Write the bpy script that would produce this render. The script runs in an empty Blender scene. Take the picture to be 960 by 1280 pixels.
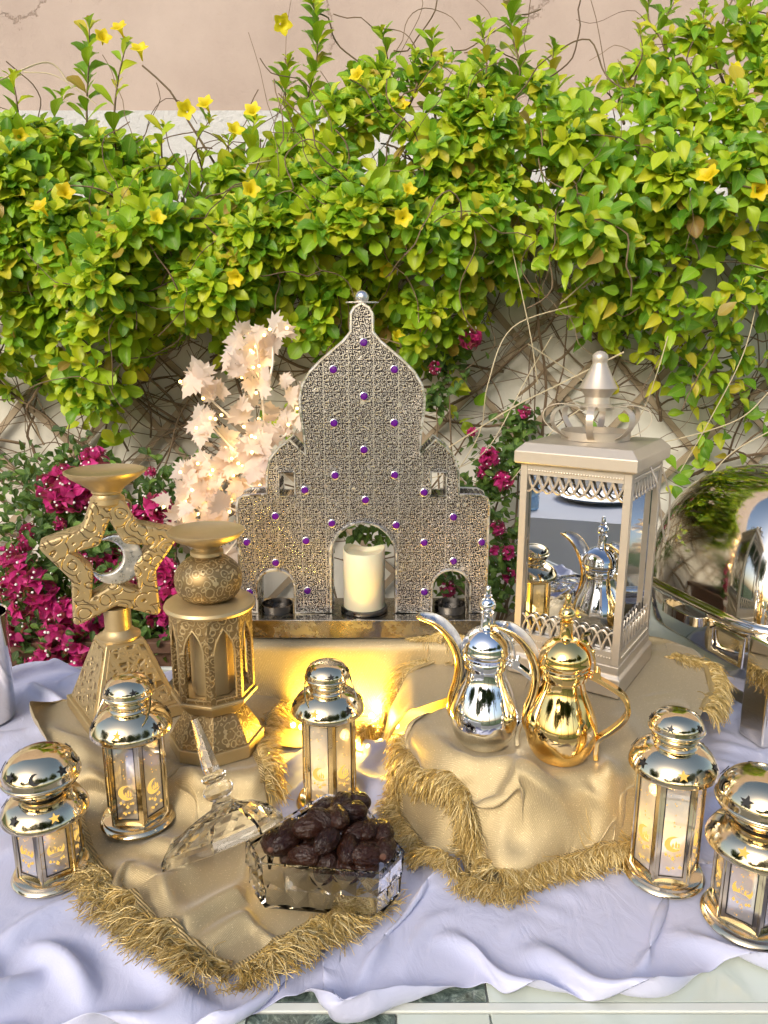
import bpy, bmesh, math, random
import numpy as np
from mathutils import Vector, Matrix, Euler, noise

PI = math.pi
R = math.radians
scene = bpy.context.scene
col = scene.collection
rng = random.Random(11)
nrg = np.random.default_rng(7)

# ------------------------------------------------------------------ camera
T = 0.75                     # table top above the ground
CAM_H, PITCH, FOC = 1.40, R(13.0), 924.0
cam_data = bpy.data.cameras.new('camera')
cam_data.sensor_fit = 'VERTICAL'
cam_data.sensor_height = 36.0
cam_data.sensor_width = 27.0
cam_data.lens = 36.0 * FOC / 1280.0
cam_data.clip_start = 0.02
cam_data.clip_end = 1000.0
cam = bpy.data.objects.new('camera', cam_data)
cam.location = (0, 0, CAM_H)
cam.rotation_euler = (R(90) - PITCH, 0, 0)
col.objects.link(cam)
scene.camera = cam

# ------------------------------------------------------------------ world, sun, exposure
SUN_EL, SUN_AZ = R(32), R(208)          # azimuth measured clockwise from +Y: behind the camera, to the left
world = bpy.data.worlds.new('World')
scene.world = world
world.use_nodes = True
wn = world.node_tree.nodes
wn.clear()
wo = wn.new('ShaderNodeOutputWorld')
wb = wn.new('ShaderNodeBackground')
ws = wn.new('ShaderNodeTexSky')
ws.sky_type = 'NISHITA'
ws.sun_disc = False
ws.sun_elevation = SUN_EL
ws.sun_rotation = SUN_AZ
ws.air_density = 1.0
ws.dust_density = 3.0
ws.ozone_density = 1.0
wb.inputs['Strength'].default_value = 0.15
world.node_tree.links.new(ws.outputs[0], wb.inputs['Color'])
world.node_tree.links.new(wb.outputs[0], wo.inputs['Surface'])

sun_data = bpy.data.lights.new('sun', 'SUN')
sun_data.energy = 1.5
sun_data.angle = R(30)
sun_data.color = (1.0, 0.95, 0.86)
sun = bpy.data.objects.new('sun', sun_data)
sun_dir = Vector((math.sin(SUN_AZ) * math.cos(SUN_EL), math.cos(SUN_AZ) * math.cos(SUN_EL), math.sin(SUN_EL)))
sun.rotation_euler = (-sun_dir).to_track_quat('-Z', 'Y').to_euler()
sun.location = (0, 0, 6)
col.objects.link(sun)

scene.view_settings.view_transform = 'Standard'
scene.view_settings.look = 'None'
scene.view_settings.exposure = 0.62
scene.view_settings.gamma = 1.0
scene.view_settings.use_curve_mapping = False
scene.render.engine = 'CYCLES'
cy = scene.cycles
cy.use_denoising = True
cy.use_adaptive_sampling = True
cy.adaptive_threshold = 0.035
cy.caustics_reflective = False
cy.max_bounces = 8
cy.diffuse_bounces = 3
cy.glossy_bounces = 5
cy.transmission_bounces = 7
cy.transparent_max_bounces = 10
cy.sample_clamp_indirect = 6.0
cy.blur_glossy = 0.3


# ------------------------------------------------------------------ measuring helpers
def _ray(px, py):
    a = (px - 480.0) / FOC
    b = -(py - 640.0) / FOC
    return a, math.cos(PITCH) + b * math.sin(PITCH), -math.sin(PITCH) + b * math.cos(PITCH)


def P(px, py, z=0.0):
    """point at height z above the table top seen in the photo at px, py"""
    d = _ray(px, py)
    t = (T + z - CAM_H) / d[2]
    return Vector((d[0] * t, d[1] * t, T + z))


def Q(px, py, Y):
    """point on the upright plane y = Y"""
    d = _ray(px, py)
    t = Y / d[1]
    return Vector((d[0] * t, Y, CAM_H + d[2] * t))


# ------------------------------------------------------------------ materials
MATS = {}


class NT:
    def __init__(self, name):
        self.m = bpy.data.materials.new(name)
        self.m.use_nodes = True
        self.t = self.m.node_tree
        self.n = self.t.nodes
        self.n.clear()
        self.out = self.n.new('ShaderNodeOutputMaterial')
        MATS[name] = self.m

    def node(self, typ, **kw):
        nd = self.n.new(typ)
        for k, v in kw.items():
            if k.startswith('_'):
                setattr(nd, k[1:], v)
        for k, v in kw.items():
            if not k.startswith('_'):
                self.put(nd.inputs[k.replace('__', ' ')], v)
        return nd

    def put(self, sock, v):
        if hasattr(v, 'is_output') and v.is_output:
            self.t.links.new(v, sock)
        elif isinstance(v, (tuple, list)) and len(v) == 3 and sock.type == 'RGBA':
            sock.default_value = (*v, 1)
        else:
            sock.default_value = v

    def coord(self, kind='Object'):
        return self.node('ShaderNodeTexCoord').outputs[kind]

    def mapping(self, vec, scale=(1, 1, 1), rot=(0, 0, 0)):
        nd = self.n.new('ShaderNodeMapping')
        self.put(nd.inputs['Vector'], vec)
        nd.inputs['Scale'].default_value = scale
        nd.inputs['Rotation'].default_value = rot
        return nd.outputs[0]

    def noise(self, vec, scale, detail=4, rough=0.55, dist=0.0, out='Fac'):
        nd = self.node('ShaderNodeTexNoise', Vector=vec, Scale=scale, Detail=detail, Roughness=rough, Distortion=dist)
        return nd.outputs[out]

    def voronoi(self, vec, scale, feature='F1', out='Distance', rand=1.0):
        nd = self.n.new('ShaderNodeTexVoronoi')
        nd.feature = feature
        self.put(nd.inputs['Vector'], vec)
        nd.inputs['Scale'].default_value = scale
        nd.inputs['Randomness'].default_value = rand
        return nd.outputs[out]

    def ramp(self, fac, stops, interp='LINEAR'):
        nd = self.n.new('ShaderNodeValToRGB')
        cr = nd.color_ramp
        cr.interpolation = interp
        while len(cr.elements) < len(stops):
            cr.elements.new(0.5)
        for e, (p, c) in zip(cr.elements, stops):
            e.position = p
            e.color = (*c, 1) if len(c) == 3 else c
        self.put(nd.inputs['Fac'], fac)
        return nd.outputs['Color']

    def math(self, op, a, b=0.0, c=None):
        nd = self.n.new('ShaderNodeMath')
        nd.operation = op
        self.put(nd.inputs[0], a)
        self.put(nd.inputs[1], b)
        if c is not None:
            self.put(nd.inputs[2], c)
        return nd.outputs[0]

    def mix(self, fac, a, b):
        nd = self.n.new('ShaderNodeMix')
        nd.data_type = 'RGBA'
        self.put(nd.inputs['Factor'], fac)
        self.put(nd.inputs[6], a)
        self.put(nd.inputs[7], b)
        return nd.outputs[2]

    def bump(self, h, strength=0.4, dist=0.002):
        nd = self.node('ShaderNodeBump', Strength=strength, Distance=dist, Height=h)
        return nd.outputs[0]

    def pbr(self, color, rough=0.5, metal=0.0, normal=None, **kw):
        nd = self.n.new('ShaderNodeBsdfPrincipled')
        self.put(nd.inputs['Base Color'], color)
        self.put(nd.inputs['Roughness'], rough)
        self.put(nd.inputs['Metallic'], metal)
        if normal is not None:
            self.put(nd.inputs['Normal'], normal)
        for k, v in kw.items():
            self.put(nd.inputs[k.replace('__', ' ')], v)
        self.t.links.new(nd.outputs[0], self.out.inputs['Surface'])
        return nd

    def surface(self, sh):
        self.t.links.new(sh, self.out.inputs['Surface'])
        return self.m


def metal(name, color, rough, var=0.12, scale=30.0, bumpk=0.0, bscale=60.0):
    k = NT(name)
    co = k.coord()
    n = k.noise(co, scale, 3)
    c2 = tuple(max(0, c * (1 - var)) for c in color)
    cc = k.mix(n, color, c2)
    sm = k.ramp(k.noise(co, scale * 1.1, 5, 0.65), [(0.42, (0, 0, 0)), (0.72, (1, 1, 1))])
    rr = k.math('MULTIPLY_ADD', sm, rough * 2.2, rough * 0.65)
    nm = None
    if bumpk:
        nm = k.bump(k.noise(co, bscale, 2), bumpk, 0.001)
    k.pbr(cc, rr, 1.0, nm)
    return k.m


metal('polished_champagne', (0.82, 0.69, 0.46), 0.075, 0.12, 25, 0.14, 26)
metal('polished_gold', (1.0, 0.70, 0.27), 0.045, 0.05, 25, 0.06, 14)
metal('chrome', (0.86, 0.87, 0.88), 0.035, 0.05, 25, 0.05, 14)
metal('steel', (0.90, 0.85, 0.75), 0.045, 0.12, 8, 0.06, 6)
metal('dark_steel', (0.20, 0.19, 0.18), 0.25, 0.2, 20)
metal('tray_steel', (0.42, 0.39, 0.34), 0.16, 0.35, 28, 0.1, 60)
metal('silver_wire', (0.86, 0.84, 0.81), 0.24, 0.2, 60)
metal('matte_silver', (0.72, 0.71, 0.70), 0.36, 0.25, 40)

k = NT('champagne_paint')
co = k.coord()
n = k.noise(co, 9, 5, 0.6)
worn = k.ramp(k.noise(co, 55, 6, 0.7), [(0.55, (0, 0, 0)), (0.72, (1, 1, 1))])
cc = k.mix(n, (0.68, 0.60, 0.49), (0.55, 0.47, 0.37))
cc = k.mix(k.math('MULTIPLY', worn, 0.25), cc, (0.72, 0.66, 0.58))
k.pbr(cc, k.math('MULTIPLY_ADD', n, 0.2, 0.26), 0.55, k.bump(k.noise(co, 120, 3), 0.12, 0.001))

k = NT('mirror_glass')
co = k.coord()
k.pbr((0.60, 0.63, 0.68), k.math('MULTIPLY', k.noise(co, 7, 4), 0.02), 1.0)

k = NT('bead_paint')
k.pbr((0.72, 0.64, 0.52), 0.35, 0.6)


def antique(name, kind):
    """gold-painted resin, with cast relief"""
    k = NT(name)
    co = k.coord()
    n1 = k.noise(co, 14, 5, 0.6)
    if kind == 'arcs':
        w = k.node('ShaderNodeVectorMath', _operation='MULTIPLY_ADD')
        k.put(w.inputs[0], k.noise(co, 22, 2, out='Color'))
        w.inputs[1].default_value = (0.015,) * 3
        k.put(w.inputs[2], co)
        v = k.voronoi(w.outputs[0], 42)
        ring = k.math('SINE', k.math('MULTIPLY', v, 21.0))
        h = k.ramp(ring, [(0.50, (1, 1, 1)), (0.80, (0.85,) * 3), (0.98, (0, 0, 0))])
    elif kind == 'knots':
        v = k.voronoi(k.mapping(co, (1, 1, 1.1)), 75, 'DISTANCE_TO_EDGE', rand=0.75)
        v2 = k.voronoi(k.mapping(co, (1, 1, 1), (0, 0.5, 0.4)), 52, 'DISTANCE_TO_EDGE', rand=0.4)
        h = k.ramp(k.math('MINIMUM', v, v2), [(0.0, (1, 1, 1)), (0.09, (0.9,) * 3), (0.17, (0, 0, 0))])
    elif kind == 'scroll':
        w = k.node('ShaderNodeVectorMath', _operation='MULTIPLY_ADD')
        k.put(w.inputs[0], k.noise(co, 60, 2, out='Color'))
        w.inputs[1].default_value = (0.008,) * 3
        k.put(w.inputs[2], co)
        v = k.voronoi(w.outputs[0], 95)
        ring = k.math('SINE', k.math('MULTIPLY', v, 16.0))
        h = k.ramp(ring, [(0.35, (0, 0, 0)), (0.75, (1, 1, 1))])
    else:
        h = k.noise(co, 80, 3)
    base = k.mix(n1, (0.68, 0.53, 0.29), (0.48, 0.35, 0.165))
    if kind != 'plain':
        base = k.mix(k.math('MULTIPLY', k.math('SUBTRACT', 1.0, h), 0.80), base, (0.20, 0.125, 0.045))
    nm = k.bump(h, 0.95 if kind != 'plain' else 0.12, 0.0028)
    k.pbr(base, k.math('MULTIPLY_ADD', k.noise(co, 40, 4), 0.22, 0.32), 0.74, nm)
    return k.m


for nm_, kd in (('antique_gold', 'plain'), ('antique_gold_arcs', 'arcs'), ('antique_gold_knots', 'knots'), ('antique_gold_scroll', 'scroll')):
    antique(nm_, kd)

k = NT('filigree')
co = k.coord()
co2 = k.mapping(co, (1, 0.6, 1))
wq = k.node('ShaderNodeVectorMath', _operation='MULTIPLY_ADD')
k.put(wq.inputs[0], k.noise(co, 50, 2, out='Color'))
wq.inputs[1].default_value = (0.0035,) * 3
k.put(wq.inputs[2], co)
sxf = k.node('ShaderNodeSeparateXYZ', Vector=wq.outputs[0])


def wav2(fx, fz, px_, pz_):
    return k.math('MULTIPLY', k.math('SINE', k.math('MULTIPLY_ADD', sxf.outputs[0], fx, px_)), k.math('SINE', k.math('MULTIPLY_ADD', sxf.outputs[2], fz, pz_)))


KF = 2 * PI / 0.0347
hh_ = k.math('ADD', wav2(KF, KF, 0, 1.57), k.math('ADD', k.math('MULTIPLY', wav2(2 * KF, 2 * KF, 0.6, 0.2), 0.7), k.math('MULTIPLY', wav2(3 * KF, 3 * KF, 1.57, 1.57), 0.55)))
a = k.math('ABSOLUTE', k.math('SUBTRACT', k.math('FRACT', k.math('MULTIPLY', hh_, 1.0)), 0.5))
a = k.math('MULTIPLY', a, 0.50)
vz = k.voronoi(co, 170, 'DISTANCE_TO_EDGE', rand=0.8)
a = k.math('MINIMUM', a, k.math('MULTIPLY_ADD', vz, 1.3, 0.062))
bnd = k.math('ABSOLUTE', k.math('SUBTRACT', k.math('FRACT', k.math('MULTIPLY', sxf.outputs[0], 24.0)), 0.5))
e = k.math('MINIMUM', a, k.math('MULTIPLY_ADD', bnd, 4.5, 0.03))
fl = k.voronoi(co, 17.5, rand=0.12)                                  # larger cast rosettes
ring = k.math('SINE', k.math('MULTIPLY', fl, 36.0))
wire = k.ramp(e, [(0.080, (1, 1, 1)), (0.115, (0, 0, 0))])
ros = k.ramp(fl, [(0.14, (1, 1, 1)), (0.2, (0, 0, 0))])
wire2 = k.math('MAXIMUM', wire, k.math('MULTIPLY', ros, k.math('GREATER_THAN', ring, 0.25)))
tint = k.mix(k.noise(co, 6, 3), (0.84, 0.82, 0.80), (0.70, 0.64, 0.56))
k.pbr(k.mix(wire2, (0.022, 0.014, 0.010), tint), k.mix(wire2, (0.8,) * 3, (0.26,) * 3),  # near-black between the wires paints the shade inside pierced holes
      k.math('MULTIPLY', wire2, 0.92), k.bump(wire2, 0.7, 0.0015))

k = NT('violet_gem')
k.pbr((0.10, 0.006, 0.21), 0.12)

k = NT('candle_wax')
co = k.coord()
k.pbr(k.mix(k.noise(co, 12, 3), (0.80, 0.72, 0.52), (0.72, 0.63, 0.43)), 0.42, 0.0, k.bump(k.noise(co, 40, 3), 0.1, 0.001),
      Subsurface__Weight=0.35, Subsurface__Scale=0.02)

k = NT('satin')  # white cloth; lavender in the base colour carries the blue skylight
co = k.coord()
wv = k.noise(k.mapping(co, (900, 900, 900)), 1.0, 2)
k.pbr((0.59, 0.60, 0.76), k.math('MULTIPLY_ADD', k.noise(co, 5, 3), 0.12, 0.30), 0.0, k.bump(k.math('ADD', k.math('MULTIPLY', wv, 0.06), k.noise(k.mapping(co, (1, 0.6, 1), (0, 0, 0.5)), 30, 5, 0.55, 1.2)), 0.35, 0.006),
      Specular__IOR__Level=0.55, Sheen__Weight=0.25, Sheen__Roughness=0.35, Anisotropic=0.5)

k = NT('gold_burlap')
co = k.coord()
w1 = k.node('ShaderNodeTexWave', _wave_type='BANDS', _bands_direction='X', Vector=k.mapping(co, (1, 1, 1), (0, 0, 0.6)), Scale=210, Distortion=1.2, Detail=2)
w2 = k.node('ShaderNodeTexWave', _wave_type='BANDS', _bands_direction='Y', Vector=k.mapping(co, (1, 1, 1), (0, 0, 0.6)), Scale=210, Distortion=1.2, Detail=2)
wv = k.math('MULTIPLY', w1.outputs['Fac'], w2.outputs['Fac'])
cc = k.mix(k.noise(co, 7, 4), (0.50, 0.385, 0.20), (0.39, 0.29, 0.14))
cc = k.mix(k.math('MULTIPLY', wv, 0.5), cc, (0.74, 0.60, 0.34))
glint = k.ramp(k.noise(co, 650, 1), [(0.66, (0, 0, 0)), (0.72, (1, 1, 1))])
k.pbr(k.mix(glint, cc, (0.85, 0.7, 0.4)), 0.40, k.math('MULTIPLY_ADD', glint, 0.3, 0.45), k.bump(wv, 0.35, 0.0012), Sheen__Weight=0.3)

k = NT('fringe_thread')
isl = k.node('ShaderNodeNewGeometry').outputs['Random Per Island']
k.pbr(k.ramp(isl, [(0.0, (0.46, 0.28, 0.06)), (0.45, (0.74, 0.52, 0.17)), (1.0, (0.98, 0.80, 0.42))]), 0.34, 0.40)

k = NT('braid')
co = k.coord()
wv = k.node('ShaderNodeTexWave', _wave_type='BANDS', _bands_direction='DIAGONAL', Vector=co, Scale=130, Distortion=2.0).outputs['Fac']
k.pbr(k.mix(wv, (0.30, 0.21, 0.085), (0.60, 0.44, 0.19)), 0.45, 0.25, k.bump(wv, 0.6, 0.002))

k = NT('crystal')
k.pbr((0.99, 0.995, 0.995), 0.012, 0.0, Transmission__Weight=1.0, IOR=1.28)

k = NT('date_skin')
co = k.coord()
rnd = k.node('ShaderNodeObjectInfo').outputs['Random']
n = k.noise(co, 60, 4)
base = k.mix(rnd, (0.010, 0.004, 0.003), (0.026, 0.008, 0.004))
ridge = k.noise(k.mapping(co, (0.35, 1, 1)), 130, 3, 0.6, 1.4)
k.pbr(k.mix(k.math('MULTIPLY', n, 0.4), base, (0.05, 0.016, 0.006)), k.math('MULTIPLY_ADD', n, 0.30, 0.14), 0.0,
      k.bump(ridge, 0.8, 0.005), Specular__IOR__Level=0.32)
k = NT('date_cap')
k.pbr((0.10, 0.04, 0.022), 0.7)


def leafmat(name, stops, trans=0.35, rough=0.38, vein=True):
    k = NT(name)
    isl = k.node('ShaderNodeNewGeometry').outputs['Random Per Island']
    ob = k.node('ShaderNodeObjectInfo').outputs['Random']
    r = k.math('FRACT', k.math('ADD', isl, ob))
    c = k.ramp(r, stops)
    co = k.coord('UV')
    sx = k.node('ShaderNodeSeparateXYZ', Vector=co)
    mid = k.math('ABSOLUTE', k.math('SUBTRACT', sx.outputs[0], 0.5))
    vein_m = k.ramp(mid, [(0.0, (1, 1, 1)), (0.05, (0, 0, 0))])
    side = k.math('SINE', k.math('MULTIPLY_ADD', sx.outputs[1], 48.0, k.math('MULTIPLY', mid, -34.0)))
    side = k.ramp(side, [(0.8, (0, 0, 0)), (1.0, (1, 1, 1))])
    if vein:
        c = k.mix(k.math('MULTIPLY', k.math('MAXIMUM', vein_m, k.math('MULTIPLY', side, 0.4)), 0.35), c, (0.55, 0.60, 0.16))
    nm = k.bump(k.math('MAXIMUM', vein_m, k.math('MULTIPLY', side, 0.6)), 0.25, 0.002)
    p = k.pbr(c, rough, 0.0, nm, Specular__IOR__Level=0.45)
    tr = k.node('ShaderNodeBsdfTranslucent', Color=k.mix(0.5, c, (0.45, 0.55, 0.02)))
    mx = k.node('ShaderNodeMixShader', Fac=trans)
    k.t.links.new(p.outputs[0], mx.inputs[1])
    k.t.links.new(tr.outputs[0], mx.inputs[2])
    k.surface(mx.outputs[0])
    return k.m


leafmat('vine_leaf', [(0.0, (0.06, 0.20, 0.012)), (0.22, (0.17, 0.39, 0.018)), (0.45, (0.34, 0.55, 0.020)),
                      (0.78, (0.52, 0.64, 0.022)), (0.94, (0.64, 0.64, 0.03)), (0.985, (0.62, 0.48, 0.04)), (1.0, (0.30, 0.16, 0.05))], 0.42)
leafmat('bush_leaf', [(0.0, (0.015, 0.05, 0.010)), (0.6, (0.045, 0.12, 0.018)), (1.0, (0.12, 0.22, 0.03))], 0.25, 0.6)
leafmat('tree_leaf', [(0.0, (0.02, 0.045, 0.012)), (0.6, (0.05, 0.09, 0.018)), (1.0, (0.09, 0.13, 0.03))], 0.2, 0.5, False)
leafmat('bract', [(0.0, (0.36, 0.005, 0.10)), (0.5, (0.56, 0.012, 0.19)), (1.0, (0.76, 0.04, 0.30))], 0.4, 0.5, False)
leafmat('yellow_petal', [(0.0, (0.85, 0.62, 0.01)), (1.0, (0.90, 0.76, 0.02))], 0.35, 0.5, False)
k = NT('stamen')
k.pbr((0.85, 0.82, 0.74), 0.6)

k = NT('maple_fabric')
co = k.coord()
p = k.pbr((0.84, 0.75, 0.69), 0.7, 0.0, k.bump(k.noise(co, 90, 2), 0.2, 0.001))
tr = k.node('ShaderNodeBsdfTranslucent', Color=(0.92, 0.76, 0.58, 1))
mx = k.node('ShaderNodeMixShader', Fac=0.5)
k.t.links.new(p.outputs[0], mx.inputs[1])
k.t.links.new(tr.outputs[0], mx.inputs[2])
k.surface(mx.outputs[0])
k = NT('white_bark')
k.pbr((0.78, 0.70, 0.58), 0.6)


def emit(name, color, s):
    k = NT(name)
    e_ = k.node('ShaderNodeEmission', Color=(*color, 1), Strength=s)
    return k.surface(e_.outputs[0])


emit('warm_bulb', (1.0, 0.62, 0.16), 9.0)
emit('led_bulb', (1.0, 0.62, 0.10), 30.0)
emit('candle_flame', (1.0, 0.52, 0.10), 8.0)
emit('painted_backlight', (1.0, 0.58, 0.13), 0.8)  # emission put in for candlelight showing through cut film and roof stars

k = NT('hole_shade_paint')  # near-black colour stands in for shade inside openings
k.pbr((0.012, 0.010, 0.008), 0.5)
k = NT('black_lining')
k.pbr((0.015, 0.014, 0.014), 0.35)

k = NT('lantern_glass')
gl = k.node('ShaderNodeBsdfGlossy', Color=(0.92, 0.93, 0.96, 1), Roughness=0.015)
tp = k.node('ShaderNodeBsdfTransparent', Color=(0.86, 0.87, 0.88, 1))
mx = k.node('ShaderNodeMixShader', Fac=0.72)
k.t.links.new(tp.outputs[0], mx.inputs[1])
k.t.links.new(gl.outputs[0], mx.inputs[2])
fr = k.node('ShaderNodeBsdfDiffuse', Color=(0.80, 0.80, 0.84, 1))
ft = k.node('ShaderNodeBsdfTranslucent', Color=(0.85, 0.80, 0.72, 1))
m2 = k.node('ShaderNodeMixShader', Fac=0.5)
k.t.links.new(fr.outputs[0], m2.inputs[1])
k.t.links.new(ft.outputs[0], m2.inputs[2])
m3 = k.node('ShaderNodeMixShader', Fac=0.30)
k.t.links.new(mx.outputs[0], m3.inputs[1])
k.t.links.new(m2.outputs[0], m3.inputs[2])
k.surface(m3.outputs[0])

k = NT('bark')
co = k.coord()
isl = k.node('ShaderNodeNewGeometry').outputs['Random Per Island']
c = k.ramp(isl, [(0.0, (0.10, 0.062, 0.032)), (0.5, (0.20, 0.135, 0.075)), (1.0, (0.32, 0.235, 0.14))])
k.pbr(k.mix(k.noise(co, 60, 4), c, (0.12, 0.08, 0.045)), 0.85, 0.0, k.bump(k.noise(co, 150, 4), 0.5, 0.002))
k = NT('straw')
k.pbr((0.56, 0.47, 0.30), 0.7)
k = NT('trellis_wood')
co = k.coord()
k.pbr(k.mix(k.noise(k.mapping(co, (60, 60, 4)), 1.0, 4), (0.44, 0.35, 0.24), (0.30, 0.225, 0.145)), 0.85, 0.0,
      k.bump(k.noise(k.mapping(co, (200, 200, 10)), 1.0, 3), 0.4, 0.001))

k = NT('garden_stucco')
co = k.coord()
big = k.noise(co, 2.2, 6, 0.62)
c = k.ramp(big, [(0.30, (0.64, 0.60, 0.50)), (0.55, (0.76, 0.73, 0.64)), (0.8, (0.82, 0.80, 0.72))])
st = k.noise(k.mapping(co, (7, 1, 0.8)), 1.6, 5, 0.6)
c = k.mix(k.math('MULTIPLY', k.ramp(st, [(0.52, (0, 0, 0)), (0.75, (1, 1, 1))]), 0.35), c, (0.42, 0.38, 0.29))
k.pbr(c, 0.9, 0.0, k.bump(k.noise(co, 90, 5, 0.65), 0.35, 0.003))

k = NT('building_plaster')
co = k.coord()
sx = k.node('ShaderNodeSeparateXYZ', Vector=co)
warp = k.noise(co, 3.2, 6, 0.7, out='Color')
w = k.node('ShaderNodeVectorMath', _operation='MULTIPLY_ADD')
k.put(w.inputs[0], warp)
w.inputs[1].default_value = (0.45, 0.0, 0.35)
k.put(w.inputs[2], k.mapping(co, (1, 1, 0.55)))
cr = k.voronoi(w.outputs[0], 1.35, 'DISTANCE_TO_EDGE')
crk = k.ramp(cr, [(0.0, (1, 1, 1)), (0.010, (0, 0, 0))])
crk = k.math('MULTIPLY', crk, k.ramp(k.noise(co, 1.1, 2), [(0.40, (0, 0, 0)), (0.48, (1, 1, 1))]))
c = k.ramp(k.noise(co, 1.6, 6, 0.6), [(0.25, (0.37, 0.285, 0.235)), (0.55, (0.46, 0.365, 0.305)), (0.75, (0.51, 0.41, 0.345))])
spot = k.ramp(k.noise(co, 13, 5, 0.7), [(0.64, (0, 0, 0)), (0.74, (1, 1, 1))])
c = k.mix(k.math('MULTIPLY', spot, 0.3), c, (0.40, 0.29, 0.22))
c = k.mix(k.math('MULTIPLY', crk, 0.75), c, (0.20, 0.14, 0.10))
k.pbr(c, 0.85, 0.0, k.bump(k.math('SUBTRACT', k.noise(co, 60, 6, 0.7), k.math('MULTIPLY', crk, 0.8)), 0.45, 0.006))
k = NT('rough_plinth')
co = k.coord()
k.pbr(k.mix(k.noise(co, 6, 5), (0.52, 0.51, 0.49), (0.66, 0.65, 0.62)), 0.9, 0.0, k.bump(k.noise(co, 42, 6, 0.7), 0.9, 0.012))

k = NT('paving')
co = k.coord()
br = k.node('ShaderNodeTexBrick', Vector=co, Color1=(0.50, 0.46, 0.39, 1), Color2=(0.44, 0.40, 0.33, 1), Mortar=(0.26, 0.23, 0.19, 1), Scale=1.0)
br.inputs['Mortar Size'].default_value = 0.012
br.inputs['Brick Width'].default_value = 0.6
br.inputs['Row Height'].default_value = 0.6
br.offset = 0.0
k.pbr(k.mix(k.noise(co, 5, 5), br.outputs['Color'], (0.40, 0.36, 0.30)), 0.8)
k = NT('lawn')
co = k.coord()
k.pbr(k.mix(k.noise(co, 3, 6), (0.05, 0.09, 0.02), (0.09, 0.13, 0.03)), 0.9, 0.0, k.bump(k.noise(co, 60, 4), 0.8, 0.02))

k = NT('white_cotton')
co = k.coord()
k.pbr((0.80, 0.80, 0.82), 0.75, 0.0, k.bump(k.noise(co, 25, 4), 0.2, 0.004))
k = NT('white_paint')
co = k.coord()
k.pbr(k.mix(k.noise(co, 8, 5), (0.76, 0.77, 0.70), (0.66, 0.68, 0.60)), 0.3)
k = NT('pale_glass_tile')
co = k.coord()
k.pbr(k.mix(k.noise(co, 5, 5, 0.6), (0.60, 0.66, 0.55), (0.70, 0.74, 0.64)), k.math('MULTIPLY_ADD', k.noise(co, 30, 5), 0.12, 0.06), 0.0, Coat__Weight=0.6)
k = NT('tree_reflection_tile')  # dark mottling paints the trees mirrored in the glass top
co = k.coord()
v = k.voronoi(co, 70, 'DISTANCE_TO_EDGE')
c = k.ramp(k.noise(co, 38, 6, 0.75, 1.5), [(0.38, (0.03, 0.045, 0.036)), (0.52, (0.12, 0.16, 0.13)), (0.60, (0.30, 0.36, 0.29)), (0.68, (0.07, 0.10, 0.08))])
k.pbr(c, 0.12, 0.0, k.bump(k.noise(co, 60, 4), 0.3, 0.002), Coat__Weight=0.8)
k = NT('planter_brown')
co = k.coord()
k.pbr(k.mix(k.noise(co, 10, 4), (0.10, 0.05, 0.028), (0.16, 0.08, 0.045)), 0.7)
k = NT('soil')
k.pbr((0.045, 0.03, 0.02), 0.95)
k = NT('wire_dark')
k.pbr((0.25, 0.17, 0.05), 0.5)
k = NT('bottle_blue')
k.pbr((0.35, 0.55, 0.75), 0.1, 0.0, Transmission__Weight=0.6)
k = NT('red_plastic')
k.pbr((0.5, 0.02, 0.02), 0.4)


# ------------------------------------------------------------------ mesh helpers
def link(o):
    col.objects.link(o)
    return o


def finish(me, mat_name, smooth=True, angle=38):
    if mat_name:
        me.materials.append(MATS[mat_name])
    if smooth:
        me.shade_smooth()
        if angle:
            me.set_sharp_from_angle(angle=R(angle))
    return me


def obj(name, me, parent=None, loc=None, rot=None):
    o = bpy.data.objects.new(name, me)
    if parent is not None:
        o.parent = parent
    if loc is not None:
        o.location = loc
    if rot is not None:
        o.rotation_euler = rot
    return link(o)


def thing(name, label, cat, loc=(0, 0, 0), rotz=0.0, group=None):
    o = bpy.data.objects.new(name, None)
    o.empty_display_size = 0.05
    o.location = loc
    o.rotation_euler = (0, 0, rotz)
    return tag(link(o), label, cat, group)


def tag(o, label, cat, group=None):
    o['label'] = label
    o['category'] = cat
    if group:
        o['group'] = group
    return o


def copy_tree(o, parent=None):
    c = o.copy()
    link(c)
    c.parent = parent
    for ch in list(o.children):
        copy_tree(ch, c)
    return c


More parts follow.
